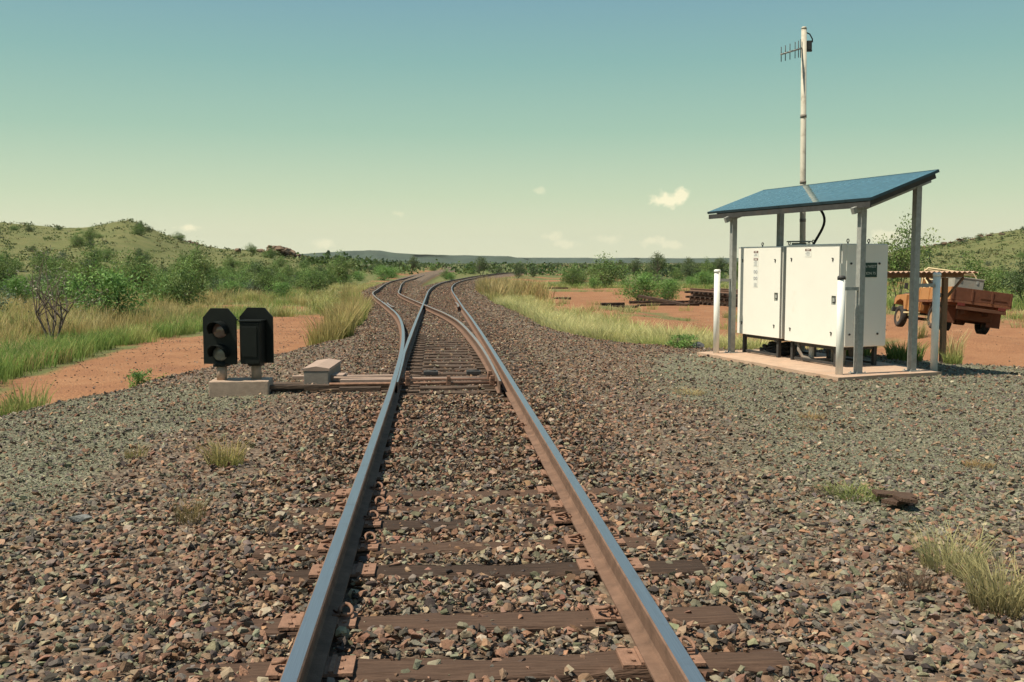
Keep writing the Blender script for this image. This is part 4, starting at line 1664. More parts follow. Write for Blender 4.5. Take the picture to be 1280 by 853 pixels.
def ballast(name, y0, y1, dens, smin, smax, T, seed, label, fine_keep=.42):
    x, y, s, r = scatter(y0, y1, dens, smin, smax, seed)
    fine = zones(x, y)[2]
    k = r.random(len(x)) > fine * (1 - fine_keep)
    x, y, s, fine = x[k], y[k], s[k], fine[k]
    grey = np.clip(.18 + .5 * fine + .35 * sstep(1.2, 3, x) * sstep(8, 4, y) + (fbm(x / 1.5, y / 1.5, 15) - .5) * .8, 0, .95)
    x2, y2, z2, s2 = lay(x, y, s, r)
    g2 = np.clip(.18 + .5 * zones(x2, y2)[2] + .40 * sstep(1.0, 2.5, x2) * sstep(9, 4, y2) + (fbm(x2 / 1.5, y2 / 1.5, 15) - .5) * .8, 0, .95)
    me = stones_mesh(name, x2, y2, z2, s2, g2, T, seed + 5)
    tag(inst(name, me), label, 'ballast', kind='stuff')
    return len(x2)


cnt = []
cnt.append(ballast('ballast', 2.6, 8.0, 1150, .026, .088, T14, 101, 'coarse reddish ballast stones round the foreground track'))
cnt.append(ballast('ballast', 8.0, 15.0, 560, .035, .085, T8, 102, 'coarse ballast stones between foreground and switch'))
cnt.append(ballast('ballast', 15.0, 27.0, 300, .045, .085, T8, 103, 'ballast stones along the turnout'))
cnt.append(ballast('ballast', 27.0, 60.0, 95, .06, .11, T8, 104, 'ballast stones along the far track'))
cnt.append(ballast('ballast', 60.0, 130.0, 22, .09, .17, T8, 105, 'ballast stones where the tracks curve away'))
# fine grey-green chips
x, y, s, r = scatter(5.0, 17.5, 1500, .014, .034, 120)
fine = zones(x, y)[2]
k = r.random(len(x)) < fine * sstep(18, 9, y) ** .6
x, y, s = x[k], y[k], s[k]
z = ground_z(x, y) + s * r.uniform(-.1, .3, len(x))
cnt.append(len(x))
tag(inst('gravel', stones_mesh('gravel', x, y, z, s, np.full(len(x), .92), T8, 121)), 'fine grey-green gravel on both sides of the foreground', 'gravel', kind='stuff')
# fines and chips working up between the near ballast stones
x, y, s, r = scatter(2.6, 8.5, 900, .010, .028, 140)
x, y, z, s = lay(x, y, s, r, .4)
cnt.append(len(x))
tag(inst('ballast_chips', stones_mesh('ballast_chips', x, y, z, s, np.full(len(x), .2), T8, 141)), 'small chips and fines between the near ballast stones', 'ballast', kind='stuff')
# scattered pebbles on the red road and flat
n = 5200
x = np.concatenate([rng.uniform(-9, -4, n // 2), rng.uniform(3, 24, n // 2)])
y = rng.uniform(13, 50, n)
f = formation(x, y)
k = f < .25
x, y = x[k], y[k]
s = rng.uniform(.02, .075, len(x))
tag(inst('pebbles', stones_mesh('pebbles', x, y, ground_z(x, y) + s * .1, s, np.full(len(x), .05), T8, 131)), 'loose pebbles scattered over the red dirt', 'pebbles', kind='stuff')
print('STONES', cnt)

# a few singled-out rocks and scraps
def rock(name, x, y, s, seed, col, label, cat, flat=.6):
    V, F = stone_templates(1, 16, seed)[0]
    V = V * np.array([s, s * .8, s * flat * 1.6])
    me = np_mesh(name, V, F, M['stone'], tint=np.tile(np.array(col), (len(V), 1)))
    o = inst(name, me, None, (x, y, gz(x, y) + s * .22), (0, 0, seed))
    return tag(o, label, cat)


rock('rock', 5.55, 20.75, .42, 301, (.10, .10, .105), 'dark grey rock at the gravel edge beside the low green bush', 'rock')
rock('rock', -2.45, 6.9, .17, 302, (.20, .20, .19), 'pale flat grey stone on the gravel left of the track', 'rock', .35)
rock('rock', -4.2, 9.35, .17, 303, (.05, .045, .045), 'small black stone on the fine gravel at left', 'rock')
b = MB()
for k, (dx, dy, rz, l_) in enumerate(((0, 0, .3, .34), (.06, .1, -.5, .3), (-.03, -.08, 1.0, .22))):
    b.box((dx, dy, .02 + .018 * k), (l_, .12, .03), (0.06 * k, .1, rz), bevel=.005)
o = b.build('scrap_timber', M['timber'], None, (3.42, 7.05, gz(3.42, 7.05) + .02), (0, 0, .4))
tag(o, 'broken brown timber scrap lying beside the green weed', 'scrap')

# ------------------------------------------------------------------ grass
def blades(cx, cy, cz, h, spread, nb, root, tip, r, lean=.5, width=.008):
    """arrays per tuft -> one soup of bent blades. root, tip: (n,3)"""
    n = len(cx)
    tot = int(np.sum(nb))
    ti = np.repeat(np.arange(n), nb)
    a = r.uniform(0, 2 * PI, tot)
    rad = spread[ti] * np.sqrt(r.random(tot))
    bx_, by_ = cx[ti] + rad * np.cos(a), cy[ti] + rad * np.sin(a)
    hh = h[ti] * r.uniform(.45, 1.1, tot)
    da = a + r.normal(0, .9, tot)
    ln = hh * lean * r.uniform(.15, 1.2, tot)
    ddx, ddy = np.cos(da) * ln, np.sin(da) * ln
    fa = r.uniform(0, PI, tot)
    w = width * (h[ti] / .5 + .4) * r.uniform(.6, 1.4, tot)
    wx, wy = np.cos(fa) * w, np.sin(fa) * w
    bz = cz[ti] - .02
    V = np.empty((tot, 5, 3))
    V[:, 0] = np.stack([bx_ - wx, by_ - wy, bz], 1)
    V[:, 1] = np.stack([bx_ + wx, by_ + wy, bz], 1)
    mx_, my_ = bx_ + ddx * .35, by_ + ddy * .35
    V[:, 2] = np.stack([mx_ + wx * .8, my_ + wy * .8, bz + hh * .6], 1)
    V[:, 3] = np.stack([mx_ - wx * .8, my_ - wy * .8, bz + hh * .6], 1)
    V[:, 4] = np.stack([bx_ + ddx, by_ + ddy, bz + hh], 1)
    F = np.array([[0, 1, 2], [0, 2, 3], [3, 2, 4]])[None] + (np.arange(tot) * 5)[:, None, None]
    jit = r.uniform(.75, 1.25, (tot, 1))
    C = np.empty((tot, 5, 3))
    C[:, 0] = C[:, 1] = root[ti] * jit
    C[:, 2] = C[:, 3] = (root[ti] * .45 + tip[ti] * .55) * jit
    C[:, 4] = tip[ti] * jit
    return V.reshape(-1, 3), F.reshape(-1, 3), C.reshape(-1, 3)


G_GREEN, G_LUSH = np.array((.17, .215, .06)), np.array((.20, .30, .075))
G_BUFF, G_STRAW, G_PALE = np.array((.47, .345, .155)), np.array((.58, .47, .24)), np.array((.66, .60, .30))
G_YG = np.array((.39, .40, .135))


def grass(name, x, y, h, spread, nb, rootc, tipc, label, seed, lean=.5, width=.008):
    r = np.random.default_rng(seed)
    V, F, C = blades(x, y, ground_z(x, y), h, spread, nb, rootc, tipc, r, lean, width)
    o = inst(name, np_mesh(name, V, F, M['grass'], tint=C))
    return tag(o, label, 'grass', kind='stuff')


def pickc(r, n, cols, p):
    return np.array(cols)[r.choice(len(cols), n, p=p)]


# left of the road: tall seeding grass with green at the roadside
r = np.random.default_rng(201)
n = 4300
y = 15 + 85 * r.random(n) ** 1.5
x = road_l(y) - .3 - (y * .62) * r.random(n) ** 1.25
cov = fbm(x / 5, y / 5, 51)
k = ((cov > .33) | (road_l(y) - x < 1.6)) & (x > -.44 * y - 4)
x, y = x[k], y[k]
edge = sstep(3.0, .4, road_l(y) - x)
n = len(x)
g = r.random(n) < np.clip(edge * .9 + .62 * (fbm(x / 6, y / 6, 88) - .32), 0, 1)
tall = sstep(1.0, 6.0, road_l(y) - x)
h = np.where(g, r.uniform(.3, .6, n), r.uniform(.55, 1.0, n) * (.55 + .5 * tall))
rootc = np.where(g[:, None], pickc(r, n, [G_GREEN, G_LUSH], [.5, .5]), G_GREEN * .6 + G_BUFF * .4)
tipc = np.where(g[:, None], pickc(r, n, [G_LUSH, G_YG], [.65, .35]), pickc(r, n, [G_BUFF, G_STRAW, G_YG], [.5, .25, .25]))
nb = np.where(y < 32, 95, np.where(y < 55, 56, 34))
grass('tall_grass', x, y, h, r.uniform(.2, .55, n), nb, rootc, tipc, 'tall seeding buff and green grass on the flat left of the dirt road', 202, .55, .0052)
# sparse grass where the road peters out
n = 700
y = 45 + 80 * r.random(n) ** 1.2
x = edge_l(y) - .6 - 8 * r.random(n)
k = fbm(x / 4, y / 7, 57) > .43
x, y = x[k], y[k]
n = len(x)
grass('patchy_grass', x, y, r.uniform(.3, .75, n), r.uniform(.2, .6, n), np.full(n, 45), pickc(r, n, [G_GREEN, G_YG], [.5, .5]), pickc(r, n, [G_YG, G_PALE, G_BUFF], [.4, .35, .25]),
      'patchy pale grass where the dirt road peters out', 203, .6, .007)
# between road and ballast
r = np.random.default_rng(211)
n = 620
y = np.concatenate([r.uniform(25, 62, 430), r.uniform(13, 20, 190)])
x = edge_l(y) - .2 - np.abs(r.normal(0, .28, n))
k = (fbm(x / 2, y / 2.5, 52) > np.where(y < 23, .66, .34))
x, y = x[k], y[k]
n = len(x)
dry = (r.random(n) < np.where(y < 23, .25, .55))
h = np.where(dry, r.uniform(.5, 1.0, n), r.uniform(.22, .5, n)) * np.where(y < 23, .55, 1)
rootc = pickc(r, n, [G_GREEN, G_LUSH, G_YG], [.4, .4, .2])
tipc = np.where(dry[:, None], pickc(r, n, [G_BUFF, G_YG], [.8, .2]), pickc(r, n, [G_LUSH, G_YG], [.5, .5]))
grass('verge_grass', x, y, h, r.uniform(.12, .35, n), np.full(n, 90), rootc, tipc, 'grass clumps between the dirt road and the ballast', 212, .5, .005)
# pale yellow strip right of the track
r = np.random.default_rng(221)
n = 1900
y = 20.5 + 62 * r.random(n) ** 1.6
d = np.abs(r.normal(0, 1.05, n))
x = edge_r(y) + .35 + d
k = (fbm(x / 2.2, y / 3, 53) > .33)
x, y, d = x[k], y[k], d[k]
n = len(x)
gr_ = (r.random(n) < np.where(d < .5, .35, .05))
h = np.where(gr_, r.uniform(.2, .42, n), r.uniform(.3, .62, n))
rootc = pickc(r, n, [G_GREEN, G_YG, G_LUSH], [.15, .75, .1])
tipc = np.where(gr_[:, None], pickc(r, n, [G_LUSH, G_YG], [.6, .4]), pickc(r, n, [G_PALE, G_STRAW, G_YG], [.62, .2, .18]))
grass('strip_grass', x, y, h, r.uniform(.2, .5, n), np.where(y < 35, 85, 50), rootc, tipc, 'pale yellow grass strip along the right edge of the ballast', 222, .75, .0052)
# tall brown clump where the main line curves out of sight
n = 210
y = np.clip(r.normal(73, 7, n), 55, 95)
x = edge_r(y) + .3 + np.abs(r.normal(0, 1.7, n))
grass('brown_grass', x, y, r.uniform(.8, 1.45, n), r.uniform(.2, .5, n), np.full(n, 55), pickc(r, n, [G_YG, G_BUFF], [.5, .5]), pickc(r, n, [G_BUFF * .85, G_STRAW * .9], [.7, .3]),
      'tall brown grass where the main line curves out of sight', 224, .45, .008)
# tufts scattered over the red flat and round the slab
r = np.random.default_rng(231)
n = 1000
x = r.uniform(4.5, 60, n)
y = 20 + 110 * r.random(n) ** 1.3
k = (x > edge_r(y) + 2.5) & (fbm(x / 6, y / 9, 61) > .59) & (x < y * .68 + 2) & ~((np.abs(x - 16.4) < 2.4) & (np.abs(y - 31) < 4.6)) & ~((np.abs(x - 17.6) < 3) & (np.abs(y - 57.5) < 6))
x, y = x[k], y[k]
n = len(x)
rootc = pickc(r, n, [G_GREEN, G_YG], [.5, .5])
tipc = pickc(r, n, [G_YG, G_PALE, G_BUFF, G_LUSH], [.35, .25, .2, .2])
grass('flat_grass', x, y, r.uniform(.18, .5, n), r.uniform(.15, .6, n), np.full(n, 46), rootc, tipc, 'scattered low tufts of grass on the red flat', 232, .7, .007)
# grassland beyond the truck and far right
r = np.random.default_rng(241)
n = 2600
y = 34 + 110 * r.random(n)
x = y * r.uniform(.05, .75, n)
k = (x > np.maximum(25 - (y - 34) * .05, edge_r(y) + 8)) & (fbm(x / 9, y / 9, 62) > .36) | (y > 105) & (x > edge_r(y) + 3) & (fbm(x / 9, y / 9, 62) > .42)
x, y = x[k], y[k]
n = len(x)
rootc = pickc(r, n, [G_GREEN, G_LUSH], [.5, .5])
tipc = pickc(r, n, [G_YG, G_LUSH, G_PALE], [.45, .35, .2])
grass('far_grass', x, y, r.uniform(.3, .7, n), r.uniform(.3, .8, n), np.full(n, 30), rootc, tipc, 'green grassland behind the truck and red flat', 242, .6, .011)


def tussock(x, y, h, spread, nb, root, tip, label, seed, lean=.7, width=.004, name='grass_tussock'):
    r = np.random.default_rng(seed)
    one = lambda v: np.array([v])
    V, F, C = blades(one(0.), one(0.), one(0.), one(h), one(spread), np.array([nb]), np.array([root]), np.array([tip]), r, lean, width)
    o = inst(name, np_mesh(name, V, F, M['grass'], tint=C), None, (x, y, gz(x, y) + .01))
    return tag(o, label, 'grass tussock')


tussock(2.90, 4.80, .30, .15, 470, np.array((.20, .16, .08)), np.array((.52, .46, .22)), 'large yellow-green spinifex tussock at the right edge of the foreground', 401, 1.0, .0028)
tussock(2.98, 5.45, .27, .17, 300, np.array((.24, .21, .09)), np.array((.52, .48, .24)), 'yellow tussock just behind the large spinifex at the right edge', 402, 1.0, .0028)
tussock(2.60, 5.15, .12, .10, 220, np.array((.11, .075, .05)), np.array((.20, .13, .09)), 'small dead brown tussock beside the large spinifex', 403, 1.2, .003)
tussock(-1.85, 8.75, .27, .14, 240, G_YG * .7, G_BUFF, 'sparse yellow-green tussock on gravel left of the near rail', 404, .9, .0035)
tussock(-1.70, 6.85, .20, .09, 120, np.array((.15, .12, .06)), G_BUFF * .7, 'thin brown tussock on ballast left of the near rail', 405, .9, .003)
tussock(-2.75, 9.2, .14, .09, 90, G_YG * .6, G_BUFF * .8, 'tiny dry tussock on the fine gravel at left', 406, .9, .003)
tussock(3.20, 7.35, .10, .20, 320, np.array((.16, .19, .06)), np.array((.34, .36, .13)), 'low pale green weed lying flat beside the timber scrap', 407, 1.6, .006, 'weed')
tussock(2.98, 7.40, .08, .12, 160, np.array((.13, .10, .07)), np.array((.20, .15, .11)), 'brown dead end of the weed on fine gravel', 408, 1.6, .004, 'weed')
tussock(4.80, 8.40, .07, .13, 200, G_BUFF * .8, np.array((.42, .25, .11)), 'flat orange dry tuft on the gravel at far right', 409, 1.8, .004)
tussock(4.35, 11.2, .09, .15, 160, G_BUFF * .8, np.array((.42, .26, .12)), 'flat dry tuft on gravel in front of the slab', 410, 1.8, .004)
tussock(4.05, 10.4, .06, .16, 120, G_BUFF * .6, np.array((.34, .2, .1)), 'faint brown dry tuft on gravel nearest to the slab front', 411, 1.8, .004)
tussock(3.45, 13.3, .10, .20, 160, G_BUFF * .8, G_STRAW * .8, 'flat straw tuft on ballast between track and shelter', 412, 1.8, .005)
tussock(9.25, 17.2, .26, .14, 170, G_GREEN, G_YG, 'green tuft at the foot of the awning post', 413, .6, .005)
tussock(8.55, 17.6, .38, .30, 420, G_GREEN, G_LUSH, 'wide green tuft behind the shelter beside the awning', 414, .6, .006)
tussock(7.95, 18.3, .36, .30, 260, G_GREEN, G_YG, 'green tuft half hidden behind the nearer cabinet', 415, .6, .006)
tussock(10.45, 17.7, .40, .18, 120, G_BUFF * .7, G_BUFF, 'thin dry tuft right of the awning post', 416, .6, .005)
tussock(11.6, 21.6, .8, .22, 120, G_YG * .6, G_STRAW, 'tall straw tuft in front of the truck rear wheel', 417, .5, .005)
tussock(13.3, 26.6, .55, .2, 120, G_YG * .6, G_STRAW, 'straw tuft in front of the truck door', 418, .5, .005)

# ------------------------------------------------------------------ shrubs and trees
def crown_mesh(name, H, W, nclump, nleaf, leaf, cols, seed, base=.18, open_=.55, up=.2):
    r = np.random.default_rng(seed)
    Vs, Cs, tot = [], [], 0
    cl = []
    while len(cl) < nclump:
        p = r.uniform(-1, 1, 3)
        d = np.linalg.norm(p)
        if d > 1 or d < open_ * r.random():
            continue
        if r.random() < .14:
            p = p / max(d, .3) * r.uniform(1.0, 1.28)
        zz = base + (1 - base) * (p[2] * .5 + .5)
        k = .72 + .28 * math.sin(3 * math.atan2(p[1], p[0]) + seed) 
        cl.append((p[0] * W / 2 * k, p[1] * W / 2 * k, zz * H * (.85 + .15 * r.random()), r.uniform(.6, 1.25)))
    for (x, y, z, s) in cl:
        n = int(nleaf * s)
        rr = W * .15 * s * (.7 + .5 * r.random())
        q = r.normal(size=(n, 3)) * np.array([rr, rr, rr * .75]) * .62
        c = np.array([x, y, z]) + q
        c[:, 2] = np.maximum(c[:, 2], .04 * H)
        d1 = r.normal(size=(n, 3))
        d1[:, 2] += up
        d1 /= np.linalg.norm(d1, axis=1)[:, None]
        d2 = np.cross(d1, r.normal(size=(n, 3)))
        d2 /= np.linalg.norm(d2, axis=1)[:, None]
        L = leaf * r.uniform(.6, 1.4, (n, 1))
        a = c - d1 * L
        b_ = c + d2 * L * .42
        e = c + d1 * L
        f = c - d2 * L * .42
        Vs.append(np.stack([a, b_, e, f], 1).reshape(-1, 3))
        base_c = np.array(cols)[r.integers(0, len(cols))] * r.uniform(1.15, 1.75)
        cc = base_c[None] * r.uniform(.75, 1.3, (n, 1))
        Cs.append(np.repeat(cc, 4, 0))
        tot += n
    F = np.arange(tot * 4).reshape(-1, 4)
    return np_mesh(name, np.concatenate(Vs), F, M['leaf'], tint=np.concatenate(Cs)), cl


def trunk_mesh(cl, H, W, seed, thick=.03, stems=4, every=1):
    r = random.Random(seed)
    b = MB()
    tips = cl[::every]
    for k in range(stems):
        a = 2 * PI * k / stems + r.uniform(-.5, .5)
        fork = Vector((math.cos(a) * W * .16, math.sin(a) * W * .16, H * r.uniform(.28, .42)))
        b.tube([(math.cos(a) * .05, math.sin(a) * .05, -.08), fork * .5 + Vector((r.uniform(-.05, .05), r.uniform(-.05, .05), 0)), fork], [thick * 1.2, thick, thick * .7], 5, cap=False)
        for t in tips[k::stems]:
            p = Vector(t[:3])
            mid = fork.lerp(p, .5) + Vector((r.uniform(-.1, .1), r.uniform(-.1, .1), r.uniform(0, .12))) * W * .3
            b.tube([fork, mid, p], [thick * .6, thick * .4, thick * .16], 4, cap=False)
    return b.mesh('trunk', M['bark'])


L_MID = [(.075, .125, .032), (.10, .15, .042), (.06, .10, .028), (.12, .155, .05)]
L_DARK = [(.050, .075, .030), (.065, .09, .035), (.085, .105, .045)]
L_BLUE = [(.085, .115, .065), (.10, .125, .075), (.07, .095, .05)]
L_BRIGHT = [(.10, .18, .045), (.13, .21, .055), (.08, .15, .04)]
L_GREY = [(.12, .125, .085), (.10, .10, .07), (.14, .13, .09)]
VAR = []
for k, (H, W, nc, nl, lf, cols, st, base, every) in enumerate((
        (2.4, 3.2, 50, 85, .068, L_MID, 5, .12, 2), (2.8, 3.0, 48, 85, .068, L_DARK, 5, .16, 2), (2.0, 3.0, 50, 90, .058, L_BRIGHT, 5, .08, 2),
        (3.6, 3.0, 46, 95, .070, L_MID, 3, .30, 1), (4.2, 3.0, 40, 75, .085, L_DARK, 2, .36, 1), (2.2, 2.4, 36, 66, .06, L_BLUE, 5, .12, 1),
        (2.7, 2.6, 34, 13, .045, L_GREY, 8, .34, 1), (1.0, 1.5, 30, 60, .05, L_BRIGHT, 5, .06, 2))):
    cm, cl = crown_mesh('crown', H, W, nc, nl, lf, cols, 500 + k, base)
    VAR.append((cm, trunk_mesh(cl, H, W, 600 + k, .028 if k != 4 else .06, st, every)))


def plant(name, k, x, y, s, label, cat, group=None, sz=1.0, z=None):
    o = empty(name, (x, y, (gz(x, y) if z is None else z) - .02 - max(0, y - 150) * .0045), random.uniform(0, 6.28), label, cat, group)
    o.scale = (s * random.uniform(.85, 1.2), s * random.uniform(.85, 1.2), s * sz)
    inst('crown', VAR[k][0], o)
    inst('trunk', VAR[k][1], o)
    return o


# near individuals on the left
plant('dead_shrub', 6, -10.3, 27.5, 1.0, 'nearly leafless grey twiggy shrub in the grass left of the dirt road', 'shrub')
plant('shrub', 2, -13.3, 41.0, 1.15, 'broad bright green shrub behind the grey twiggy shrub', 'shrub')
plant('shrub', 5, -17.6, 40.0, .85, 'blue-green shrub behind the grass at the left picture edge', 'shrub')
plant('shrub', 7, -12.6, 25.6, 1.1, 'low bright green bush at the left edge above the road', 'shrub')
plant('shrub', 7, -5.1, 17.6, .45, 'tiny green bush on the verge behind the signals', 'shrub')
# groups of look-alikes: each plant is told apart by its look, its row and its place in that row
LOOK = ['rounded green', 'dark green', 'bright green', 'upright green', 'slender dark', 'blue-green', 'grey twiggy', 'low green']
ORD = ['leftmost', 'second', 'third', 'fourth', 'fifth', 'sixth', 'seventh', 'eighth', 'ninth', 'tenth', 'eleventh', 'twelfth', 'thirteenth', 'fourteenth', 'fifteenth',
       'sixteenth', 'seventeenth', 'eighteenth', 'nineteenth', 'twentieth', 'twenty-first', 'twenty-second', 'twenty-third', 'twenty-fourth', 'twenty-fifth']


def plant_group(name, items, where, cat, group, noun, rows):
    """items: (variant, x, y, scale). rows: names of the depth rows, nearest first"""
    items = sorted(items, key=lambda t: t[2])
    n = len(items)
    for ri, row in enumerate(rows):
        part = sorted(items[n * ri // len(rows):n * (ri + 1) // len(rows)], key=lambda t: t[1] / t[2])
        for oi, (k, x, y, s) in enumerate(part):
            o_ = ORD[oi] if oi == 0 else ORD[oi] + ' from left'
            plant(name, k, x, y, s, sz=random.uniform(.72, 1.12), label=f'{LOOK[k]} {noun}, {o_} in the {row} row {where}'.replace('  ', ' '), cat=cat, group=group)


rt = random.Random(55)
spots = []
tries = 0
while len(spots) < 125 and tries < 5000:
    tries += 1
    y = 50 + 115 * rt.random() ** .9
    lo = -.46 * y
    hi = -10.5 - max(0, (75 - y)) * .12 if y < 75 else -9.5 - (y - 75) * .02
    x = rt.uniform(lo, hi)
    if y < 66 and x > -13:
        continue
    d = 1.25 + (.5 if y > 90 else 0)
    if fbm(np.array([x / 16]), np.array([y / 16]), 99)[0] < .36 and y < 80:
        continue
    if all((x - a) ** 2 + (y - b_) ** 2 > (d * 1.35) ** 2 for a, b_ in spots):
        spots.append((x, y))
rt2 = random.Random(91)
tries = 0
while len(spots) < 165 and tries < 4000:           # the belt thickens towards the track
    tries += 1
    y = rt2.uniform(76, 150)
    x = -rt2.uniform(10.5, 34) - (y - 76) * .05
    if all((x - a) ** 2 + (y - b_) ** 2 > 1.9 ** 2 for a, b_ in spots):
        spots.append((x, y))
plant_group('shrub', [(rt.choices([0, 1, 2, 3, 5], [.34, .16, .2, .16, .14])[0], x, y, rt.uniform(.68, 1.05)) for x, y in spots],
            'of the left thicket', 'shrub', 'shrubs of the left thicket', 'shrub', ['nearest', 'second', 'third', 'fourth', 'fifth', 'sixth', 'seventh', 'farthest'])
items = []
for i in range(34):
    y = rt.uniform(172, 262)
    items.append((rt.choice([0, 1, 3, 0]), -y * rt.uniform(.13, .46), y, rt.uniform(.5, 1.05)))
plant_group('hill_tree', items, 'on the left hill', 'tree', 'trees on the left hill', 'tree', ['lower', 'upper'])
items = []
for i in range(60):
    y = rt.uniform(185, 322)
    items.append((rt.choice([0, 1, 1, 5]), y * rt.uniform(.47, .66), y, rt.uniform(.3, .85)))
plant_group('hill_shrub', items, 'on the right hill', 'shrub', 'shrubs on the right hill', 'shrub', ['lowest', 'middle', 'highest'])
# right-hand side: bushes and trees across the flat
plant('low_bush', 7, 5.15, 20.6, .50, 'low green bush at the gravel edge left of the slab', 'bush', sz=.7)
plant('bush', 2, 13.6, 66.0, 1.0, 'rounded bright green bush behind the loose dark sleepers', 'bush')
plant('bush', 2, 15.6, 67.0, .8, 'lower green bush adjoining the rounded bright bush', 'bush')
plant('bush', 0, 20.3, 118, 1.5, 'large round green bush standing alone beyond the red flat', 'bush')
plant('bush', 0, 16.5, 122, 1.05, 'green bush just left of the large round one', 'bush')
plant('tall_tree', 3, 29.6, 62, 1.15, 'tall narrow green tree beside the nearer cabinet edge', 'tree', sz=1.25)
plant('roadside_tree', 3, 28.9, 51.5, .8, 'green tree behind the truck rising above its box', 'tree')
plant('roadside_tree', 1, 35.3, 57.5, 1.0, 'dark tree at the right picture edge behind the truck', 'tree')
plant_group('row_tree', [(rt.choice([4, 4, 3, 1]), 33 + i * 1.75 + rt.uniform(-.8, .8), 165 + rt.uniform(-14, 14), rt.uniform(.75, 1.15)) for i in range(20)],
            'on the horizon', 'tree', 'tree row on the horizon', 'tree', ['tall'])
items = []
for i in range(40):
    y = rt.uniform(100, 190)
    items.append((rt.choice([0, 2, 2, 5]), float(edge_r(y)) + rt.uniform(8, 14) + rt.random() * y * .30, y, rt.uniform(.5, .95)))
plant_group('scrub_bush', items, 'of scrub across the red flat', 'bush', 'bushes beyond the red flat', 'bush', ['nearer', 'farther'])
items = []
for i in range(24):
    y = rt.uniform(70, 150)
    items.append((rt.choice([5, 5, 6, 0]), y * rt.uniform(.50, .70), y, rt.uniform(.6, 1.0)))
plant_group('grassland_bush', items, 'in the grassland behind the truck', 'bush', 'bushes behind the truck', 'bush', ['nearer', 'farther'])
items = []
for i in range(46):
    y = rt.uniform(150, 300)
    x = -y * .07 + rt.random() * y * .17
    if abs(x - float(main_x(y))) < 4 or abs(x - float(siding_x(y))) < 4:
        continue
    items.append((rt.choice([0, 1, 2, 4]), x, y, rt.uniform(.6, 1.1)))
plant_group('plain_bush', items, 'by the vanishing track', 'bush', 'bushes on the plain ahead', 'bush', ['nearer', 'farther'])

# low spinifex and scrub over the hillsides
r = np.random.default_rng(811)
n = 3200
y = r.uniform(150, 330, n)
x = np.where(r.random(n) < .5, -y * r.uniform(.05, .5, n), y * r.uniform(.40, .7, n))
k = hills_h(x, y) > .6
x, y = x[k], y[k]
n = len(x)
q = 12
hs = r.uniform(.25, .8, n)
cc = np.repeat(np.stack([x, y, ground_z(x, y) + hs * .3], 1), q, 0) + r.normal(size=(n * q, 3)) * np.repeat(np.stack([hs * .8, hs * .8, hs * .28], 1), q, 0)
d1 = r.normal(size=(n * q, 3))
d1 /= np.linalg.norm(d1, axis=1)[:, None]
d2 = np.cross(d1, r.normal(size=(n * q, 3)))
d2 /= np.linalg.norm(d2, axis=1)[:, None]
L = np.repeat(hs, q)[:, None] * .36
V = np.stack([cc - d1 * L, cc + d2 * L * .7, cc + d1 * L, cc - d2 * L * .7], 1).reshape(-1, 3)
colr = np.repeat(np.array([(.105, .14, .045), (.14, .16, .058), (.09, .115, .04), (.16, .155, .065)])[r.integers(0, 4, n)], q * 4, 0) * np.repeat(r.uniform(.75, 1.25, (n * q, 1)), 4, 0)
tag(inst('hill_scrub', np_mesh('hill_scrub', V, np.arange(n * q * 4).reshape(-1, 4), M['leaf'], tint=colr)), 'low spinifex and scrub speckling the hillsides', 'scrub', kind='stuff')

# far scrub: one mass of leafy clumps
r = np.random.default_rng(801)
n = 2400
y = 210 + 2000 * r.random(n) ** 1.8
x = y * r.uniform(-.52, .66, n)
k = ~((np.abs(x - main_x(np.minimum(y, 300))) < 5) & (y < 320)) & ~((np.abs(x - siding_x(np.minimum(y, 300))) < 5) & (y < 320)) & (hills_h(x, y) < 3)
x, y = x[k], y[k]
n = len(x)
q = 34
zc = ground_z(x, y)
hs = r.uniform(.9, 2.8, n)
cc = np.repeat(np.stack([x, y, zc + hs * .5], 1), q, 0) + r.normal(size=(n * q, 3)) * np.repeat(np.stack([hs * .75, hs * .75, hs * .28], 1), q, 0)
d1 = r.normal(size=(n * q, 3))
d1 /= np.linalg.norm(d1, axis=1)[:, None]
d2 = np.cross(d1, r.normal(size=(n * q, 3)))
d2 /= np.linalg.norm(d2, axis=1)[:, None]
L = np.repeat(hs, q)[:, None] * .21
V = np.stack([cc - d1 * L, cc + d2 * L * .7, cc + d1 * L, cc - d2 * L * .7], 1).reshape(-1, 3)
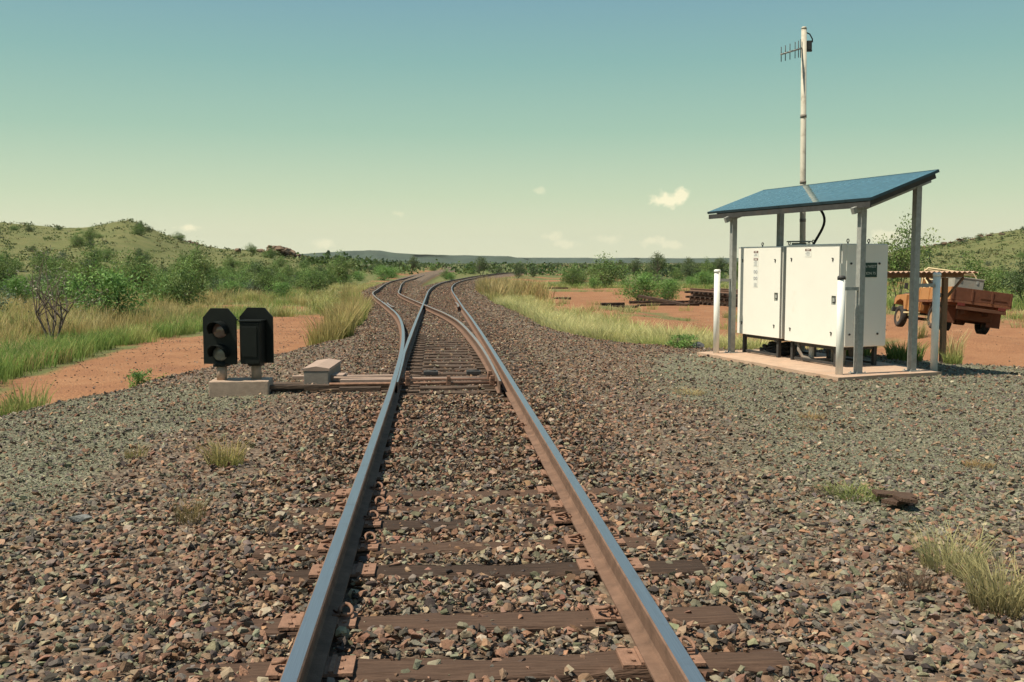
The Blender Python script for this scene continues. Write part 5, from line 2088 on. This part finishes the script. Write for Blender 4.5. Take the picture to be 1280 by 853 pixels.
colr = np.repeat(np.array(L_MID + L_DARK)[r.integers(0, 7, n)], q * 4, 0) * np.repeat(r.uniform(.75, 1.25, (n * q, 1)), 4, 0)
tag(inst('scrubland', np_mesh('scrubland', V, np.arange(n * q * 4).reshape(-1, 4), M['leaf'], tint=colr)), 'far dark scrub covering the plain towards the horizon', 'scrub', kind='stuff')

# rocky knob on the left hill and boulders
V, F = [], []
TK = stone_templates(12, 14, 71)
rk = np.random.default_rng(72)


TKM = [np_mesh('boulder', tv * np.array([1.2, 1, 1.1]), tf, M['rock']) for tv, tf in TK]


def outcrop(cx, cy, wx, n, smin, smax, label):
    o = empty('rock_outcrop', (cx, cy, gz(cx, cy)), 0, label, 'rock outcrop')
    for i in range(n):
        s = rk.uniform(smin, smax)
        px_, py_ = rk.normal(0, wx * .38), rk.normal(0, wx * .3)
        hz_ = gz(cx + px_, cy + py_) + s * .22 + max(0, 1 - (px_ / wx) ** 2 * 3) * rk.uniform(0, .5) * smax - gz(cx, cy)
        inst('boulder', TKM[rk.integers(0, 12)], o, (px_, py_, hz_), (0, 0, rk.uniform(0, 6.28)), (s, s, s))


outcrop(-39.0, 252, 7, 70, 1.2, 3.0, 'brown rocky knob rising above the thicket')
outcrop(-69.5, 292, 9, 26, .6, 1.5, 'dark rock outcrop at the foot of the left hill')
outcrop(-88.5, 297, 9, 22, .4, 1.0, 'rocky crest on the peak of the left hill')
outcrop(162, 300, 22, 40, .6, 1.9, 'scattered rocks high on the right hill')

# ------------------------------------------------------------------ haze
HAZE = 0.00005
hzm = bpy.data.materials.new('haze')
hzm.use_nodes = True
hn, hl = hzm.node_tree.nodes, hzm.node_tree.links
hn.clear()
pv = hn.new('ShaderNodeVolumePrincipled')
pv.inputs['Color'].default_value = (.92, .93, .86, 1)
pv.inputs['Density'].default_value = HAZE
pv.inputs['Anisotropy'].default_value = 0.3
ho = hn.new('ShaderNodeOutputMaterial')
hl.new(pv.outputs[0], ho.inputs['Volume'])
b = MB()
b.box((0, 2900, 45), (15000, 6300, 150))
hz = b.build('haze', hzm)
tag(hz, 'thin pale heat haze over the whole plain', 'haze', kind='stuff')
